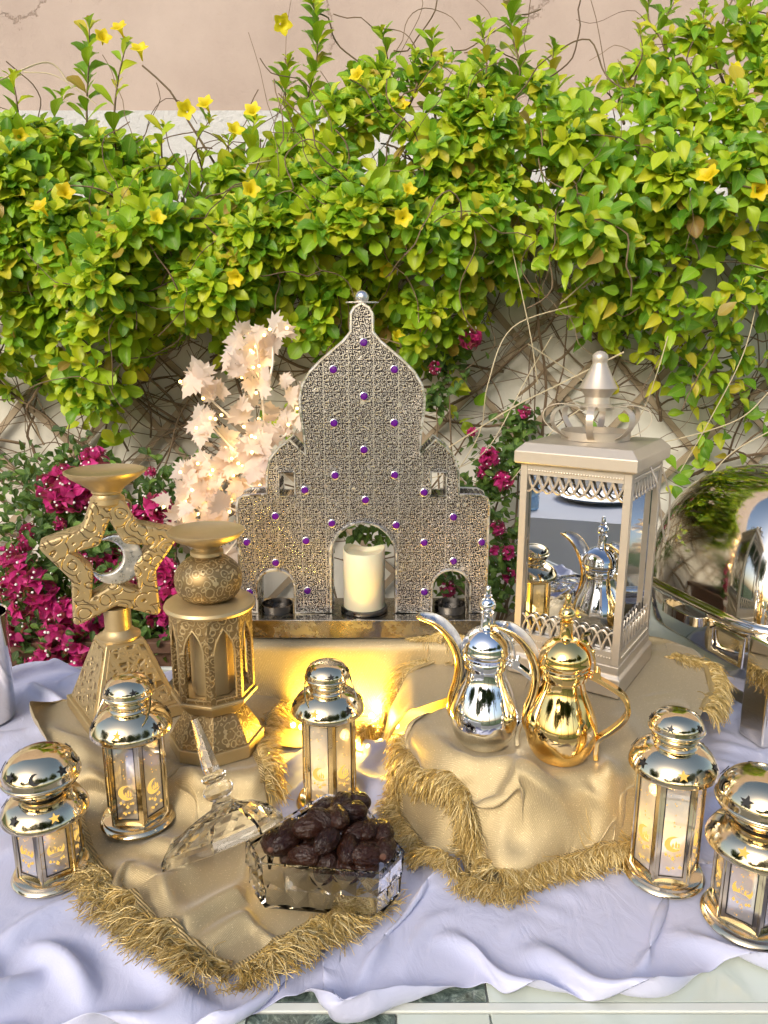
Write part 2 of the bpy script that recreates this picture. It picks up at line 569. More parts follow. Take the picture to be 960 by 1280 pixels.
class MB:
    def __init__(self):
        self.v, self.f = [], []

    def add(self, vs, fs):
        b = len(self.v)
        self.v += [tuple(p) for p in vs]
        self.f += [tuple(b + i for i in q) for q in fs]
        return self

    def box(self, c, s, M=None):
        cx, cy, cz = c
        hx, hy, hz = s[0] / 2, s[1] / 2, s[2] / 2
        vs = [Vector((cx + a * hx, cy + b * hy, cz + d * hz)) for d in (-1, 1) for b in (-1, 1) for a in (-1, 1)]
        if M is not None:
            vs = [M @ p for p in vs]
        return self.add(vs, [(0, 2, 3, 1), (4, 5, 7, 6), (0, 1, 5, 4), (2, 6, 7, 3), (0, 4, 6, 2), (1, 3, 7, 5)])

    def loft(self, rings, caps=True, closed=True):
        """rings: equally long lists of points"""
        n = len(rings[0])
        vs = [p for r in rings for p in r]
        fs = []
        for i in range(len(rings) - 1):
            for j in range(n if closed else n - 1):
                j2 = (j + 1) % n
                fs.append((i * n + j, i * n + j2, (i + 1) * n + j2, (i + 1) * n + j))
        if caps:
            fs.append(tuple(reversed(range(n))))
            fs.append(tuple((len(rings) - 1) * n + j for j in range(n)))
        return self.add(vs, fs)

    def lathe(self, prof, n=40, c=(0, 0, 0), caps=True, phase=0.0):
        rings = [[(c[0] + r * math.cos(2 * PI * j / n + phase), c[1] + r * math.sin(2 * PI * j / n + phase), c[2] + z) for j in range(n)] for r, z in prof]
        return self.loft(rings, caps)

    def tube(self, pts, rad, sides=8, caps=True):
        pts = [Vector(p) for p in pts]
        m = len(pts)
        if not hasattr(rad, '__len__'):
            rad = [rad] * m
        tg = [(pts[min(i + 1, m - 1)] - pts[max(i - 1, 0)]).normalized() for i in range(m)]
        up = Vector((0, 0, 1)) if abs(tg[0].z) < 0.9 else Vector((1, 0, 0))
        nrm = (up - tg[0] * up.dot(tg[0])).normalized()
        rings = []
        for i in range(m):
            nrm = (nrm - tg[i] * nrm.dot(tg[i]))
            nrm = nrm.normalized() if nrm.length > 1e-6 else tg[i].orthogonal().normalized()
            bi = tg[i].cross(nrm)
            rings.append([pts[i] + (nrm * math.cos(2 * PI * j / sides) + bi * math.sin(2 * PI * j / sides)) * rad[i] for j in range(sides)])
        return self.loft(rings, caps)

    def strap(self, pts, width, thick, side=(0, 1, 0)):
        """flat band along pts; width runs along side"""
        pts = [Vector(p) for p in pts]
        m = len(pts)
        sd = Vector(side).normalized()
        rings = []
        for i in range(m):
            t = (pts[min(i + 1, m - 1)] - pts[max(i - 1, 0)]).normalized()
            nn = t.cross(sd).normalized()
            w = width[i] if hasattr(width, '__len__') else width
            rings.append([pts[i] + sd * w / 2 + nn * thick / 2, pts[i] - sd * w / 2 + nn * thick / 2,
                          pts[i] - sd * w / 2 - nn * thick / 2, pts[i] + sd * w / 2 - nn * thick / 2])
        return self.loft(rings)

    def ball(self, c, r, n=16, sq=(1, 1, 1)):
        rings = [[(c[0] + sq[0] * r * math.sin(PI * i / n) * math.cos(2 * PI * j / (2 * n)), c[1] + sq[1] * r * math.sin(PI * i / n) * math.sin(2 * PI * j / (2 * n)),
                   c[2] - sq[2] * r * math.cos(PI * i / n)) for j in range(2 * n)] for i in range(1, n)]
        return self.loft(rings)

    def mesh(self, name, mat_name, smooth=True, angle=38):
        me = bpy.data.meshes.new(name)
        me.from_pydata(self.v, [], self.f)
        me.validate()
        return finish(me, mat_name, smooth, angle)

    def build(self, name, mat_name, parent=None, smooth=True, angle=38, bevel=None, loc=None, rot=None):
        o = obj(name, self.mesh(name, mat_name, smooth, angle), parent, loc, rot)
        if bevel:
            add_bevel(o, bevel)
        return o


def add_bevel(o, w, seg=2):
    b = o.modifiers.new('bevel', 'BEVEL')
    b.width = w
    b.segments = seg
    b.limit_method = 'ANGLE'
    b.angle_limit = R(35)
    b.harden_normals = True


def spline(pts, n=8):
    """Catmull-Rom through pts"""
    pts = [Vector(p) for p in pts]
    q = [pts[0] * 2 - pts[1]] + pts + [pts[-1] * 2 - pts[-2]]
    out = []
    for i in range(1, len(q) - 2):
        for s in range(n):
            t = s / n
            out.append(0.5 * ((2 * q[i]) + (q[i + 1] - q[i - 1]) * t + (2 * q[i - 1] - 5 * q[i] + 4 * q[i + 1] - q[i + 2]) * t * t
                              + (3 * q[i] - q[i - 1] - 3 * q[i + 1] + q[i + 2]) * t ** 3))
    out.append(pts[-1])
    return out


def spline1(pts, n=8):
    return [(p[0], p[1]) for p in spline([(a, b, 0) for a, b in pts], n)]


def flat_mesh(name, loops, thick, mat_name, bevel=0.0, upright=True, smooth=True):
    """filled outline with holes; loops in x,y become x,z when upright"""
    cu = bpy.data.curves.new('tmp', 'CURVE')
    cu.dimensions = '2D'
    cu.fill_mode = 'BOTH'
    cu.extrude = thick / 2
    cu.bevel_depth = bevel
    cu.bevel_resolution = 1
    for lp in loops:
        s = cu.splines.new('POLY')
        s.points.add(len(lp) - 1)
        for pt, (x, y) in zip(s.points, lp):
            pt.co = (x, y, 0, 1)
        s.use_cyclic_u = True
    o = bpy.data.objects.new('tmp', cu)
    col.objects.link(o)
    dg = bpy.context.evaluated_depsgraph_get()
    me = bpy.data.meshes.new_from_object(o.evaluated_get(dg))
    bpy.data.objects.remove(o)
    bpy.data.curves.remove(cu)
    me.name = name
    me.materials.clear()
    if upright:
        me.transform(Matrix.Rotation(R(90), 4, 'X'))
    return finish(me, mat_name, smooth, 30)


def star_pts(R1, R2, n=5, rot=PI / 2, c=(0, 0)):
    return [(c[0] + (R1 if i % 2 == 0 else R2) * math.cos(rot + PI * i / n), c[1] + (R1 if i % 2 == 0 else R2) * math.sin(rot + PI * i / n)) for i in range(2 * n)]


def crescent_pts(r, k=0.78, off=0.36, n=18, rot=0.0, c=(0, 0)):
    """outer circle r, inner circle k*r shifted by off*r along +x"""
    ri, d = r * k, r * off
    xi = (r * r - ri * ri + d * d) / (2 * d)
    a = math.acos(max(-1, min(1, xi / r)))
    b = math.acos(max(-1, min(1, (xi - d) / ri)))
    pts = [(r * math.cos(a + (2 * PI - 2 * a) * i / n), r * math.sin(a + (2 * PI - 2 * a) * i / n)) for i in range(n + 1)]
    pts += [(d + ri * math.cos(2 * PI - b - (2 * PI - 2 * b) * i / n), ri * math.sin(2 * PI - b - (2 * PI - 2 * b) * i / n)) for i in range(1, n)]
    cs, sn = math.cos(rot), math.sin(rot)
    return [(c[0] + x * cs - y * sn, c[1] + x * sn + y * cs) for x, y in pts]
# ------------------------------------------------------------------ setting
g = MB().add([(-200, -200, 0), (200, -200, 0), (200, 200, 0), (-200, 200, 0)], [(0, 1, 2, 3)]).build('ground', 'lawn')
g['kind'] = 'structure'
g = MB().add([(-8, -3.2, 0.004), (8, -3.2, 0.004), (8, 2.15, 0.004), (-8, 2.15, 0.004)], [(0, 1, 2, 3)]).build('paved_terrace', 'paving')
g['kind'] = 'structure'

WALL_Y = 2.15
gw = MB().box((0, WALL_Y + 0.10, 0.86), (9, 0.20, 1.72)).box((0, WALL_Y + 0.10, 1.745), (9, 0.204, 0.05)).build('garden_wall', 'garden_stucco', bevel=0.008)
tag(gw, 'cream stucco garden wall behind the table, overgrown by the creeper', 'wall')
bw = thing('building_wall', 'beige cracked plaster wall rising behind the creeper', 'wall', (0, 3.3, 0))
zb = Q(480, 138, 3.3).z
MB().box((0, 0.15, zb + 1.6), (14, 0.30, 3.2)).build('painted_plaster', 'building_plaster', bw)
MB().box((0, 0.15, zb / 2 - 0.001), (14, 0.306, zb)).build('grey_plinth', 'rough_plinth', bw)

tr = thing('wooden_trellis', 'weathered diamond lattice of thin wooden slats fixed to garden wall', 'trellis', (0, WALL_Y - 0.012, 0))
for sgn in (-1, 1):
    me = None
    for i in range(-9, 10):
        if me is None:
            me = MB().box((0, 0, 0), (0.017, 0.008, 2.05)).mesh('slat', 'trellis_wood', False)
        o = obj('slat', me, tr, (i * 0.255 + rng.uniform(-.02, .02), -0.004 if sgn < 0 else -0.013, 0.98), (0, sgn * R(43 + rng.uniform(-3, 3)), 0))

# table: white painted frame, glass tiles set into the top
TX0, TX1, TY0, TY1 = -0.86, 0.98, 0.545, 1.40
tb = thing('display_table', 'pale glass-topped table carrying the cloths and lanterns', 'table', (0, 0, 0))
MB().box(((TX0 + TX1) / 2, (TY0 + TY1) / 2, T - 0.017), (TX1 - TX0 - 0.02, TY1 - TY0 - 0.02, 0.022)).build('under_board', 'white_paint', tb)
for c_, s_ in ((((TX0 + TX1) / 2, TY0 + 0.004, T - 0.014), (TX1 - TX0, 0.012, 0.030)), (((TX0 + TX1) / 2, TY1, T - 0.014), (TX1 - TX0, 0.012, 0.030)),
               ((TX0, (TY0 + TY1) / 2, T - 0.014), (0.012, TY1 - TY0 - 0.03, 0.030)), ((TX1, (TY0 + TY1) / 2, T - 0.014), (0.012, TY1 - TY0 - 0.03, 0.030))):
    MB().box(c_, s_).build('edge_strip', 'white_paint', tb, bevel=0.002)
xs = [TX0 + 0.008, -0.45, -0.135, 0.012, 0.105, 0.52, TX1 - 0.008]
ys = [TY0 + 0.012, 0.6035, 0.615, 0.86, 1.13, TY1 - 0.008]
for i in range(len(xs) - 1):
    for j in (0, 2, 3, 4):
        dark = (j == 2 and i in (2, 3)) or (j == 0 and i == 2)  # these tiles carry the painted tree reflection
        MB().box(((xs[i] + xs[i + 1]) / 2, (ys[j] + ys[j + 1]) / 2, T - 0.003), (xs[i + 1] - xs[i] - 0.002, ys[j + 1] - ys[j] - 0.002, 0.006)).build(
            'glass_tile', 'tree_reflection_tile' if dark else 'pale_glass_tile', tb, bevel=0.0008)
MB().box(((TX0 + TX1) / 2, 0.60925, T - 0.002), (TX1 - TX0 - 0.02, 0.0105, 0.007)).build('inlay_strip', 'white_paint', tb, bevel=0.0015)
for i in range(len(xs) - 1):                      # glass panels of the front apron
    MB().box(((xs[i] + xs[i + 1]) / 2, TY0 + 0.012, T - 0.115), (xs[i + 1] - xs[i] - 0.003, 0.008, 0.17)).build(
        'apron_tile', 'tree_reflection_tile' if i in (2,) else 'pale_glass_tile', tb, bevel=0.0008)
for sx in (TX0 + 0.04, TX1 - 0.04):
    for sy in (TY0 + 0.05, TY1 - 0.04):
        MB().box((sx, sy, (T - 0.03) / 2), (0.05, 0.05, T - 0.03)).build('leg', 'white_paint', tb, bevel=0.003)

sd_t = thing('side_table', 'pale glass side table set behind the right end of display table', 'table', (0, 0, 0))
MB().box((1.0, 1.64, T - 0.012), (1.2, 0.46, 0.024)).build('glass_top', 'pale_glass_tile', sd_t, bevel=0.002)
for lx_ in (0.45, 1.55):
    for ly_ in (1.45, 1.83):
        MB().box((lx_, ly_, (T - 0.026) / 2 + 0.004), (0.04, 0.04, T - 0.034)).build('leg', 'white_paint', sd_t, bevel=0.003)

# the buffet table that stands behind the photographer, mirrored in the tall lantern
bd = Vector((-0.77, -0.645, 0)).normalized()
bc = Vector((0.29, 1.12, 0)) + bd * 1.62
bt = thing('buffet_table', 'white-clothed buffet table mirrored in the tall lantern', 'table', (bc.x, bc.y, 0), math.atan2(bd.y, bd.x) - PI / 2)
mb = MB()
nn = 90
rings = []
for zz, amp in ((0.0, 0.018), (0.25, 0.012), (0.5, 0.006), (0.735, 0.0), (0.745, -0.004)):
    ring = []
    for (x0, y0, x1, y1) in ((-0.95, 0, 0.95, 0), (0.95, 0, 0.95, 0.7), (0.95, 0.7, -0.95, 0.7), (-0.95, 0.7, -0.95, 0)):
        L = math.hypot(x1 - x0, y1 - y0)
        m = int(L / 0.02)
        for q in range(m):
            u = q / m
            x, y = x0 + (x1 - x0) * u, y0 + (y1 - y0) * u
            nx, ny = (y1 - y0) / L, -(x1 - x0) / L
            a_ = amp * (math.sin((x * 7 + y * 9) * 2.1) + 0.6 * math.sin((x + y) * 31))
            ring.append((x + nx * a_, y + ny * a_, zz))
    rings.append(ring)
mb.loft(rings)
mb.build('tablecloth', 'white_cotton', bt)
for lx in (-0.85, 0.85):
    for ly in (0.1, 0.6):
        MB().box((lx, ly, 0.36), (0.04, 0.04, 0.72)).build('leg', 'white_paint', bt)


def on_buffet(x, y):
    a = math.atan2(bd.y, bd.x) - PI / 2
    return (bc.x + x * math.cos(a) - y * math.sin(a), bc.y + x * math.sin(a) + y * math.cos(a), 0.747)


tray = MB().lathe([(0.0005, 0.004), (0.10, 0.004), (0.15, 0.012), (0.165, 0.022), (0.168, 0.020), (0.15, 0.006), (0.10, 0.0), (0.0005, 0.0)], 48).build('serving_tray', 'chrome', loc=on_buffet(0.02, 0.42))
tag(tray, 'round silver tray on the mirrored buffet table', 'tray')
tray = MB().lathe([(0.0005, 0.004), (0.07, 0.004), (0.10, 0.012), (0.11, 0.018), (0.112, 0.016), (0.10, 0.006), (0.07, 0.0), (0.0005, 0.0)], 48).build('serving_plate', 'white_paint', loc=on_buffet(-0.26, 0.30))
tag(tray, 'small round plate on the mirrored buffet table', 'plate')
bo = thing('water_bottle', 'bluish water bottle with red cap on the mirrored buffet table', 'bottle', on_buffet(0.27, 0.14))
MB().lathe([(0.034, 0.0), (0.038, 0.006), (0.038, 0.05), (0.035, 0.055), (0.038, 0.06), (0.038, 0.10), (0.03, 0.12), (0.014, 0.135), (0.014, 0.145)], 28).build('bottle_body', 'bottle_blue', bo)
MB().lathe([(0.016, 0.143), (0.016, 0.16)], 20).build('cap', 'red_plastic', bo)

# trees of the garden behind the camera, seen in the polished metal
leaf_v = [(-0.5, 0, 0), (0, -0.32, 0.06), (0.5, 0, 0), (0, 0.32, 0.06)]


def garden_tree(x, y, h, cr, seed, label):
    r = np.random.default_rng(seed)
    t = thing('garden_tree', label, 'tree', (x, y, 0), 0, 'trees across the garden')
    mb = MB()
    top = Vector((0.15, 0.1, h * 0.62))
    mb.tube(spline([(0, 0, 0), (0.05, 0.02, h * 0.25), (-0.04, 0.05, h * 0.45), top], 5), list(np.linspace(0.14, 0.06, 16)), 8)
    ends = []
    for i in range(7):
        a = i * 2.4
        e_ = top + Vector((math.cos(a) * cr * 0.6, math.sin(a) * cr * 0.6, r.uniform(0.1, 0.35) * h))
        s_ = Vector((0, 0.05, h * r.uniform(0.4, 0.6)))
        mb.tube(spline([s_, (s_ + e_) / 2 + Vector((0, 0, -0.1)), e_], 4), list(np.linspace(0.05, 0.015, 9)), 6)
        ends.append(e_)
    mb.build('trunk', 'bark', t)
    n = 3200
    V = np.zeros((n, 4, 3))
    base = np.array(leaf_v)
    cl = np.array([[*(e_ + Vector(r.normal(0, cr * 0.25, 3)))] for e_ in ends for _ in range(4)])
    for i in range(n):
        c = cl[r.integers(len(cl))] + r.normal(0, cr * 0.20, 3)
        M = np.array(Euler(r.uniform(-3, 3, 3)).to_matrix())
        V[i] = (base * r.uniform(0.18, 0.34)) @ M.T + c
    me = bpy.data.meshes.new('crown')
    me.from_pydata(V.reshape(-1, 3).tolist(), [], [(4 * i, 4 * i + 1, 4 * i + 2, 4 * i + 3) for i in range(n)])
    finish(me, 'tree_leaf', True, 0)
    o = obj('crown', me, t)
    o['kind'] = 'stuff'


for i, (x, y, h, cr) in enumerate(((-5.4, -8.5, 4.4, 1.9), (-1.7, -8.0, 5.0, 1.7), (1.3, -6.2, 4.6, 1.5), (4.2, -7.0, 6.2, 2.1), (-8.6, -3.0, 4.6, 1.8), (7.6, -4.0, 5.6, 2.0))):
    garden_tree(x, y, h, cr, 40 + i, 'leafy garden tree reflected in the polished pots')
# ------------------------------------------------------------------ heights under the cloths
LEFT_Z, RIGHT_Z, PAL_Z = 0.045, 0.10, 0.138


def poly_sd(pts, X, Y):
    """signed distance to a polygon, positive inside (numpy)"""
    n = len(pts)
    d = np.full(X.shape, 1e9)
    ins = np.zeros(X.shape, bool)
    for i in range(n):
        x0, y0 = pts[i]
        x1, y1 = pts[(i + 1) % n]
        ex, ey = x1 - x0, y1 - y0
        t = np.clip(((X - x0) * ex + (Y - y0) * ey) / (ex * ex + ey * ey + 1e-12), 0, 1)
        d = np.minimum(d, np.hypot(X - x0 - t * ex, Y - y0 - t * ey))
        c = ((y0 > Y) != (y1 > Y)) & (X < (x1 - x0) * (Y - y0) / (y1 - y0 + 1e-12) + x0)
        ins ^= c
    return np.where(ins, d, -d)


RISERS = [
    ([(-0.62, 1.22), (-0.57, 1.04), (-0.42, 0.985), (-0.30, 0.945), (-0.185, 0.945), (-0.15, 1.06), (-0.2, 1.2), (-0.5, 1.3)], LEFT_Z, 0.06),
    ([(0.05, 0.985), (0.10, 0.885), (0.19, 0.853), (0.33, 0.88), (0.46, 0.99), (0.56, 1.16), (0.56, 1.26), (0.42, 1.36), (0.1, 1.36), (0.05, 1.2)], RIGHT_Z, 0.065),
    ([(-0.265, 1.205), (0.19, 1.205), (0.19, 1.39), (-0.265, 1.39)], PAL_Z, 0.012),
]


def ground_h(X, Y, use=(0, 1, 2)):
    X = np.asarray(X, float)
    Y = np.asarray(Y, float)
    h = np.zeros(X.shape)
    for i in use:
        pts, z, soft = RISERS[i]
        u = np.clip((poly_sd(pts, X, Y) + soft) / soft, 0, 1)
        h = np.maximum(h, z * u * u * (3 - 2 * u))
    return h


# ------------------------------------------------------------------ small metal lanterns
def frame_matrix(o, n, upv=Vector((0, 0, 1))):
    """matrix whose local -y faces n, local z up"""
    n = Vector(n).normalized()
    x = (-n).cross(upv)
    x = x.normalized() if x.length > 1e-5 else Vector((1, 0, 0))
    z = x.cross(-n).normalized()
    M = Matrix((x, -n, z)).transposed().to_4x4()
    M.translation = o
    return M


STAR_ME = {}


def star_part(parent, pos, nrm, size, mat_name, name='painted_star', up=Vector((0, 0, 1))):
    key = (round(size, 4), mat_name)
    if key not in STAR_ME:
        STAR_ME[key] = flat_mesh('painted_star', [star_pts(size, size * 0.42)], 0.0008, mat_name, smooth=False)
    o = obj(name, STAR_ME[key], parent)
    o.matrix_local = frame_matrix(Vector(pos), nrm, up)
    return o


MOTIF = {}


def motif_mesh(w, h, kind):
    key = (round(w, 4), round(h, 4), kind)
    if key in MOTIF:
        return MOTIF[key]
    loops = []
    r = w * 0.36
    cz = h * (0.06 if kind == 'A' else -0.12)
    loops.append(crescent_pts(r, 0.80, 0.42, 16, R(78) if kind == 'A' else R(20), (0, cz)))
    def blob(x, z, rx, rz, n=8):
        loops.append([(x + rx * math.cos(2 * PI * i / n), z + rz * math.sin(2 * PI * i / n)) for i in range(n)])
    bx = 0.0 if kind == 'A' else r * 0.28
    for dx, hh in ((-0.32, 0.5), (0, 0.75), (0.30, 0.55)):          # little minarets standing in the crescent
        x = bx + dx * r
        z0 = cz - r * 0.42
        loops.append([(x - r * 0.09, z0), (x + r * 0.09, z0), (x + r * 0.09, z0 + r * hh * 0.7), (x, z0 + r * hh * 1.15), (x - r * 0.09, z0 + r * hh * 0.7)])
    for dx, dz, s in ((-0.75, -1.45, 0.17), (-0.35, -1.6, 0.12), (0.05, -1.95, 0.22), (0.5, -1.5, 0.14), (0.78, -1.4, 0.15)):
        x, z = dx * r, cz + dz * r
        loops.append([(x, z + s * r * 1.6), (x + s * r, z), (x, z - s * r * 1.1), (x - s * r, z)])
    rr = random.Random(3)
    for _ in range(16):
        s = w * rr.choice((0.013, 0.02, 0.028))
        blob(rr.uniform(-.42, .42) * w, rr.uniform(-.44, .46) * h, s, s, 5)
    if kind == 'B':
        for i in range(6):
            blob(rr.uniform(-.4, .4) * w, -h * 0.40 + rr.uniform(-0.03, 0.03) * h, w * 0.06, h * 0.012)
    # drop small loops that would overlap the crescent
    MOTIF[key] = flat_mesh('glow_motif', loops, 0.0004, 'painted_backlight', smooth=False)  # motif glows by itself in place of candlelight behind it
    return MOTIF[key]


def shade_at(prof, z):
    for (r0, z0), (r1, z1) in zip(prof[:-1], prof[1:]):
        if min(z0, z1) <= z <= max(z0, z1) and abs(z1 - z0) > 1e-9:
            u = (z - z0) / (z1 - z0)
            r = r0 + (r1 - r0) * u
            n = Vector((z1 - z0, 0, -(r1 - r0)))
            if n.x < 0:
                n = -n
            return r, n.normalized()
    return prof[-1][0], Vector((0, 0, 1))


def small_lantern(loc, rotz, kind, hb, label, hs=1.0, handle=None, lit=0.9):
    t = thing('metal_lantern', label, 'lantern', loc, rotz, 'small polished lanterns')
    gm = 'polished_champagne'
    rb = 0.0415                                    # circumradius of the hexagon
    z0 = 0.013
    z1 = z0 + hb
    base = [(0.049, 0.0), (0.0505, 0.003), (0.049, 0.0055), (0.0465, 0.007), (0.0465, 0.011), (0.043, 0.013), (0.0005, 0.0135)]
    MB().lathe(base, 56).build('base', gm, t)
    # frame: six posts, upper and lower rails
    hexp = [Vector((rb * math.cos(PI / 3 * i), rb * math.sin(PI / 3 * i), 0)) for i in range(6)]
    fr = MB()
    ap = rb * math.cos(PI / 6)
    for i in range(6):
        a, b = hexp[i], hexp[(i + 1) % 6]
        mid = (a + b) / 2
        nrm = mid.normalized()
        M = frame_matrix(Vector((mid.x, mid.y, 0)), nrm)
        wl = rb
        for sx in (-1, 1):
            fr.box((sx * (wl / 2 - 0.0030), 0.0010, (z0 + z1) / 2), (0.0060, 0.0020, hb), M)
        for zc, hh in ((z0 + 0.004, 0.008), (z1 - 0.004, 0.008)):
            fr.box((0, 0.0012, zc), (wl - 0.012, 0.0016, hh), M)
    for p in hexp:
        fr.tube([p * 0.985 + Vector((0, 0, z0)), p * 0.985 + Vector((0, 0, z1))], 0.0022, 6)
    fr.build('frame', gm, t, angle=30)
    pw, ph = rb - 0.0122, hb - 0.0165
    pane_me = MB().box((0, 0, 0), (pw, 0.0010, ph)).mesh('pane', 'lantern_glass', False)
    lin_me = flat_mesh('lining', [[(-pw / 2, -ph / 2), (pw / 2, -ph / 2), (pw / 2, ph / 2), (-pw / 2, ph / 2)],
                                  [(-pw / 2 + .0012, -ph / 2 + .0012), (pw / 2 - .0012, -ph / 2 + .0012), (pw / 2 - .0012, ph / 2 - .0012), (-pw / 2 + .0012, ph / 2 - .0012)]], 0.0006, 'black_lining', smooth=False)
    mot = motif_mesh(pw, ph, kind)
    for i in range(6):
        a, b = hexp[i], hexp[(i + 1) % 6]
        mid = (a + b) / 2
        nrm = mid.normalized()
        M = frame_matrix(Vector((mid.x * 0.958, mid.y * 0.958, (z0 + z1) / 2)), nrm)
        p = obj('pane', pane_me, t)
        p.matrix_local = M
        obj('lining', lin_me, p, (0, -0.0011, 0))
        obj('glow_motif', mot, p, (0, -0.0013, 0))
    # roof
    if kind == 'A':
        roof = spline1([(0.049, z1 - 0.003), (0.0535, z1 + 0.001), (0.0540, z1 + 0.004), (0.0520, z1 + 0.010), (0.0455, z1 + 0.020), (0.036, z1 + 0.0265), (0.030, z1 + 0.029)], 5)
        neck = [(0.0295, z1 + 0.0275), (0.027, z1 + 0.0295), (0.0240, z1 + 0.0300)]
        zc = z1 + 0.030
        dome = spline1([(0.024, zc + 0.001), (0.031, zc + 0.004), (0.042, zc + 0.015), (0.0465, zc + 0.0225)], 5)
        lip = [(0.0485, zc + 0.0235), (0.0490, zc + 0.025), (0.0482, zc + 0.0265)]
        dome2 = spline1([(0.0470, zc + 0.027), (0.0445, zc + 0.038), (0.036, zc + 0.050), (0.022, zc + 0.058), (0.0005, zc + 0.061)], 6)
    else:
        roof = spline1([(0.047, z1 - 0.003), (0.0525, z1 + 0.001), (0.0530, z1 + 0.004), (0.0515, z1 + 0.010), (0.0450, z1 + 0.021), (0.036, z1 + 0.029), (0.0285, z1 + 0.033)], 5)
        neck = [(0.0275, z1 + 0.0315), (0.0255, z1 + 0.0345), (0.0240, z1 + 0.0355)]
        zc = z1 + 0.037
        dome = spline1([(0.0245, zc + 0.0005), (0.0265, zc + 0.004), (0.0300, zc + 0.010), (0.0320, zc + 0.0145)], 4)
        lip = [(0.0331, zc + 0.0155), (0.0335, zc + 0.0167), (0.0329, zc + 0.018)]
        dome2 = spline1([(0.0318, zc + 0.0185), (0.0300, zc + 0.026), (0.0230, zc + 0.034), (0.012, zc + 0.0385), (0.0005, zc + 0.040)], 5)
    MB().lathe(roof, 56).build('roof', gm, t, angle=50)
    MB().lathe(neck + [(neck[-1][0], zc + 0.001)], 40).build('neck', 'hole_shade_paint' if kind == 'A' else gm, t)  # squat lanterns: neck coloured dark to paint a shaded gap
    cap = MB().lathe(dome + lip + dome2, 56).build('dome', gm, t, angle=50)
    # star plates: painted glow towards the camera, painted dark for holes elsewhere
    for i in range(6):
        a = PI / 3 * i + PI / 6
        r, n = shade_at(roof, z1 + 0.0165)
        d = Vector((math.cos(a), math.sin(a), 0))
        nn = Vector((d.x * n.x, d.y * n.x, n.z))
        wd = Vector((math.cos(a + rotz), math.sin(a + rotz), 0))
        front_ = wd.dot(-Vector((loc[0], loc[1], 0)).normalized()) > 0.80
        star_part(t, d * r + Vector((0, 0, z1 + 0.0165)) + nn * 0.0008, nn, 0.0070, 'painted_backlight' if front_ else 'hole_shade_paint')
    if kind == 'A':
        for i in range(12):
            a = PI / 6 * i
            r, n = shade_at(dome, zc + 0.0125)
            d = Vector((math.cos(a), math.sin(a), 0))
            nn = Vector((d.x * n.x, d.y * n.x, n.z))
            star_part(t, d * r + Vector((0, 0, zc + 0.0125)) + nn * 0.0008, nn, 0.0062, 'hole_shade_paint')
        for i in range(8):
            a = PI / 4 * i + 0.15
            r, n = shade_at(dome2, zc + 0.042)
            d = Vector((math.cos(a), math.sin(a), 0))
            nn = Vector((d.x * n.x, d.y * n.x, n.z))
            pos = d * r + Vector((0, 0, zc + 0.042)) + nn * 0.0010
            if i % 2:
                star_part(t, pos, nn, 0.0076, 'hole_shade_paint')
            else:
                if 'moon' not in STAR_ME:
                    STAR_ME['moon'] = flat_mesh('painted_moon', [crescent_pts(0.0074, 0.82, 0.42, 12, 0.3)], 0.0008, 'hole_shade_paint', smooth=False)
                o = obj('painted_moon', STAR_ME['moon'], t)
                o.matrix_local = frame_matrix(pos, nn)
    else:
        for i in range(5):
            a = 2 * PI / 5 * i - 1.2
            r, n = shade_at(dome2, zc + 0.027)
            d = Vector((math.cos(a), math.sin(a), 0))
            nn = Vector((d.x * n.x, d.y * n.x, n.z))
            star_part(t, d * r + Vector((0, 0, zc + 0.027)) + nn * 0.0008, nn, 0.0056, 'hole_shade_paint')
        if handle is not None:
            # wire bail hanging down over the roof
            pts = []
            for i in range(25):
                u = i / 24
                a = handle + (u - 0.5) * PI
                x, y = 0.0475 * math.cos(a), 0.0475 * math.sin(a)
                s = math.sin(PI * u)
                pts.append((x * (0.70 + 0.36 * s), y * (0.70 + 0.36 * s), z1 + 0.052 - 0.046 * s ** 0.75))
            MB().tube(pts, 0.0013, 6).build('bail_handle', gm, t)
    # the little electric candle inside
    MB().lathe([(0.014, z0), (0.014, z0 + 0.035), (0.012, z0 + 0.036), (0.0005, z0 + 0.036)], 20).build('electric_candle', 'candle_wax', t)
    MB().lathe([(0.0005, z0 + 0.036), (0.004, z0 + 0.041), (0.0045, z0 + 0.046), (0.0025, z0 + 0.053), (0.0005, z0 + 0.058)], 12).build('flame_bulb', 'candle_flame', t)
    ld = bpy.data.lights.new('lantern_light', 'POINT')
    ld.energy = 0.10 * lit
    ld.color = (1.0, 0.62, 0.18)
    ld.shadow_soft_size = 0.008
    lo = link(bpy.data.objects.new('lantern_light', ld))
    lo.parent = t
    lo.location = (0, 0, z0 + 0.062)
    t.scale = (hs, hs, hs)
    return t


pA1 = P(66, 1090, 0.006)
pB1 = P(174, 1022, 0.010)
pB2 = P(412, 1003, 0.006)
pB3 = P(828, 1090, 0.006)
pA2 = P(934, 1148, 0.006)
small_lantern(pA1, R(-82), 'A', 0.079, 'squat polished lantern with big pierced dome at the left front corner', 0.93)
small_lantern(pB1, R(-62), 'B', 0.122, 'polished lantern with wire handle in front of the gold star candlestick', handle=R(-45))
small_lantern(pB2, R(-78), 'B', 0.140, 'slim polished lantern glowing in the middle behind the dates', 0.95, handle=R(10), lit=3.0)
small_lantern(pB3, R(-128), 'B', 0.138, 'tall polished lantern with star roof standing right of the coffee pots', 0.97, lit=4.0)
small_lantern(pA2, R(-103), 'A', 0.084, 'squat lantern with moon and star dome at the right front edge', 1.0)

# ------------------------------------------------------------------ star candlestick
sp = P(157, 887, LEFT_Z + 0.006)
st = thing('star_candlestick', 'antique gold candlestick with an openwork star holding a silver crescent', 'candlestick', sp, R(37))


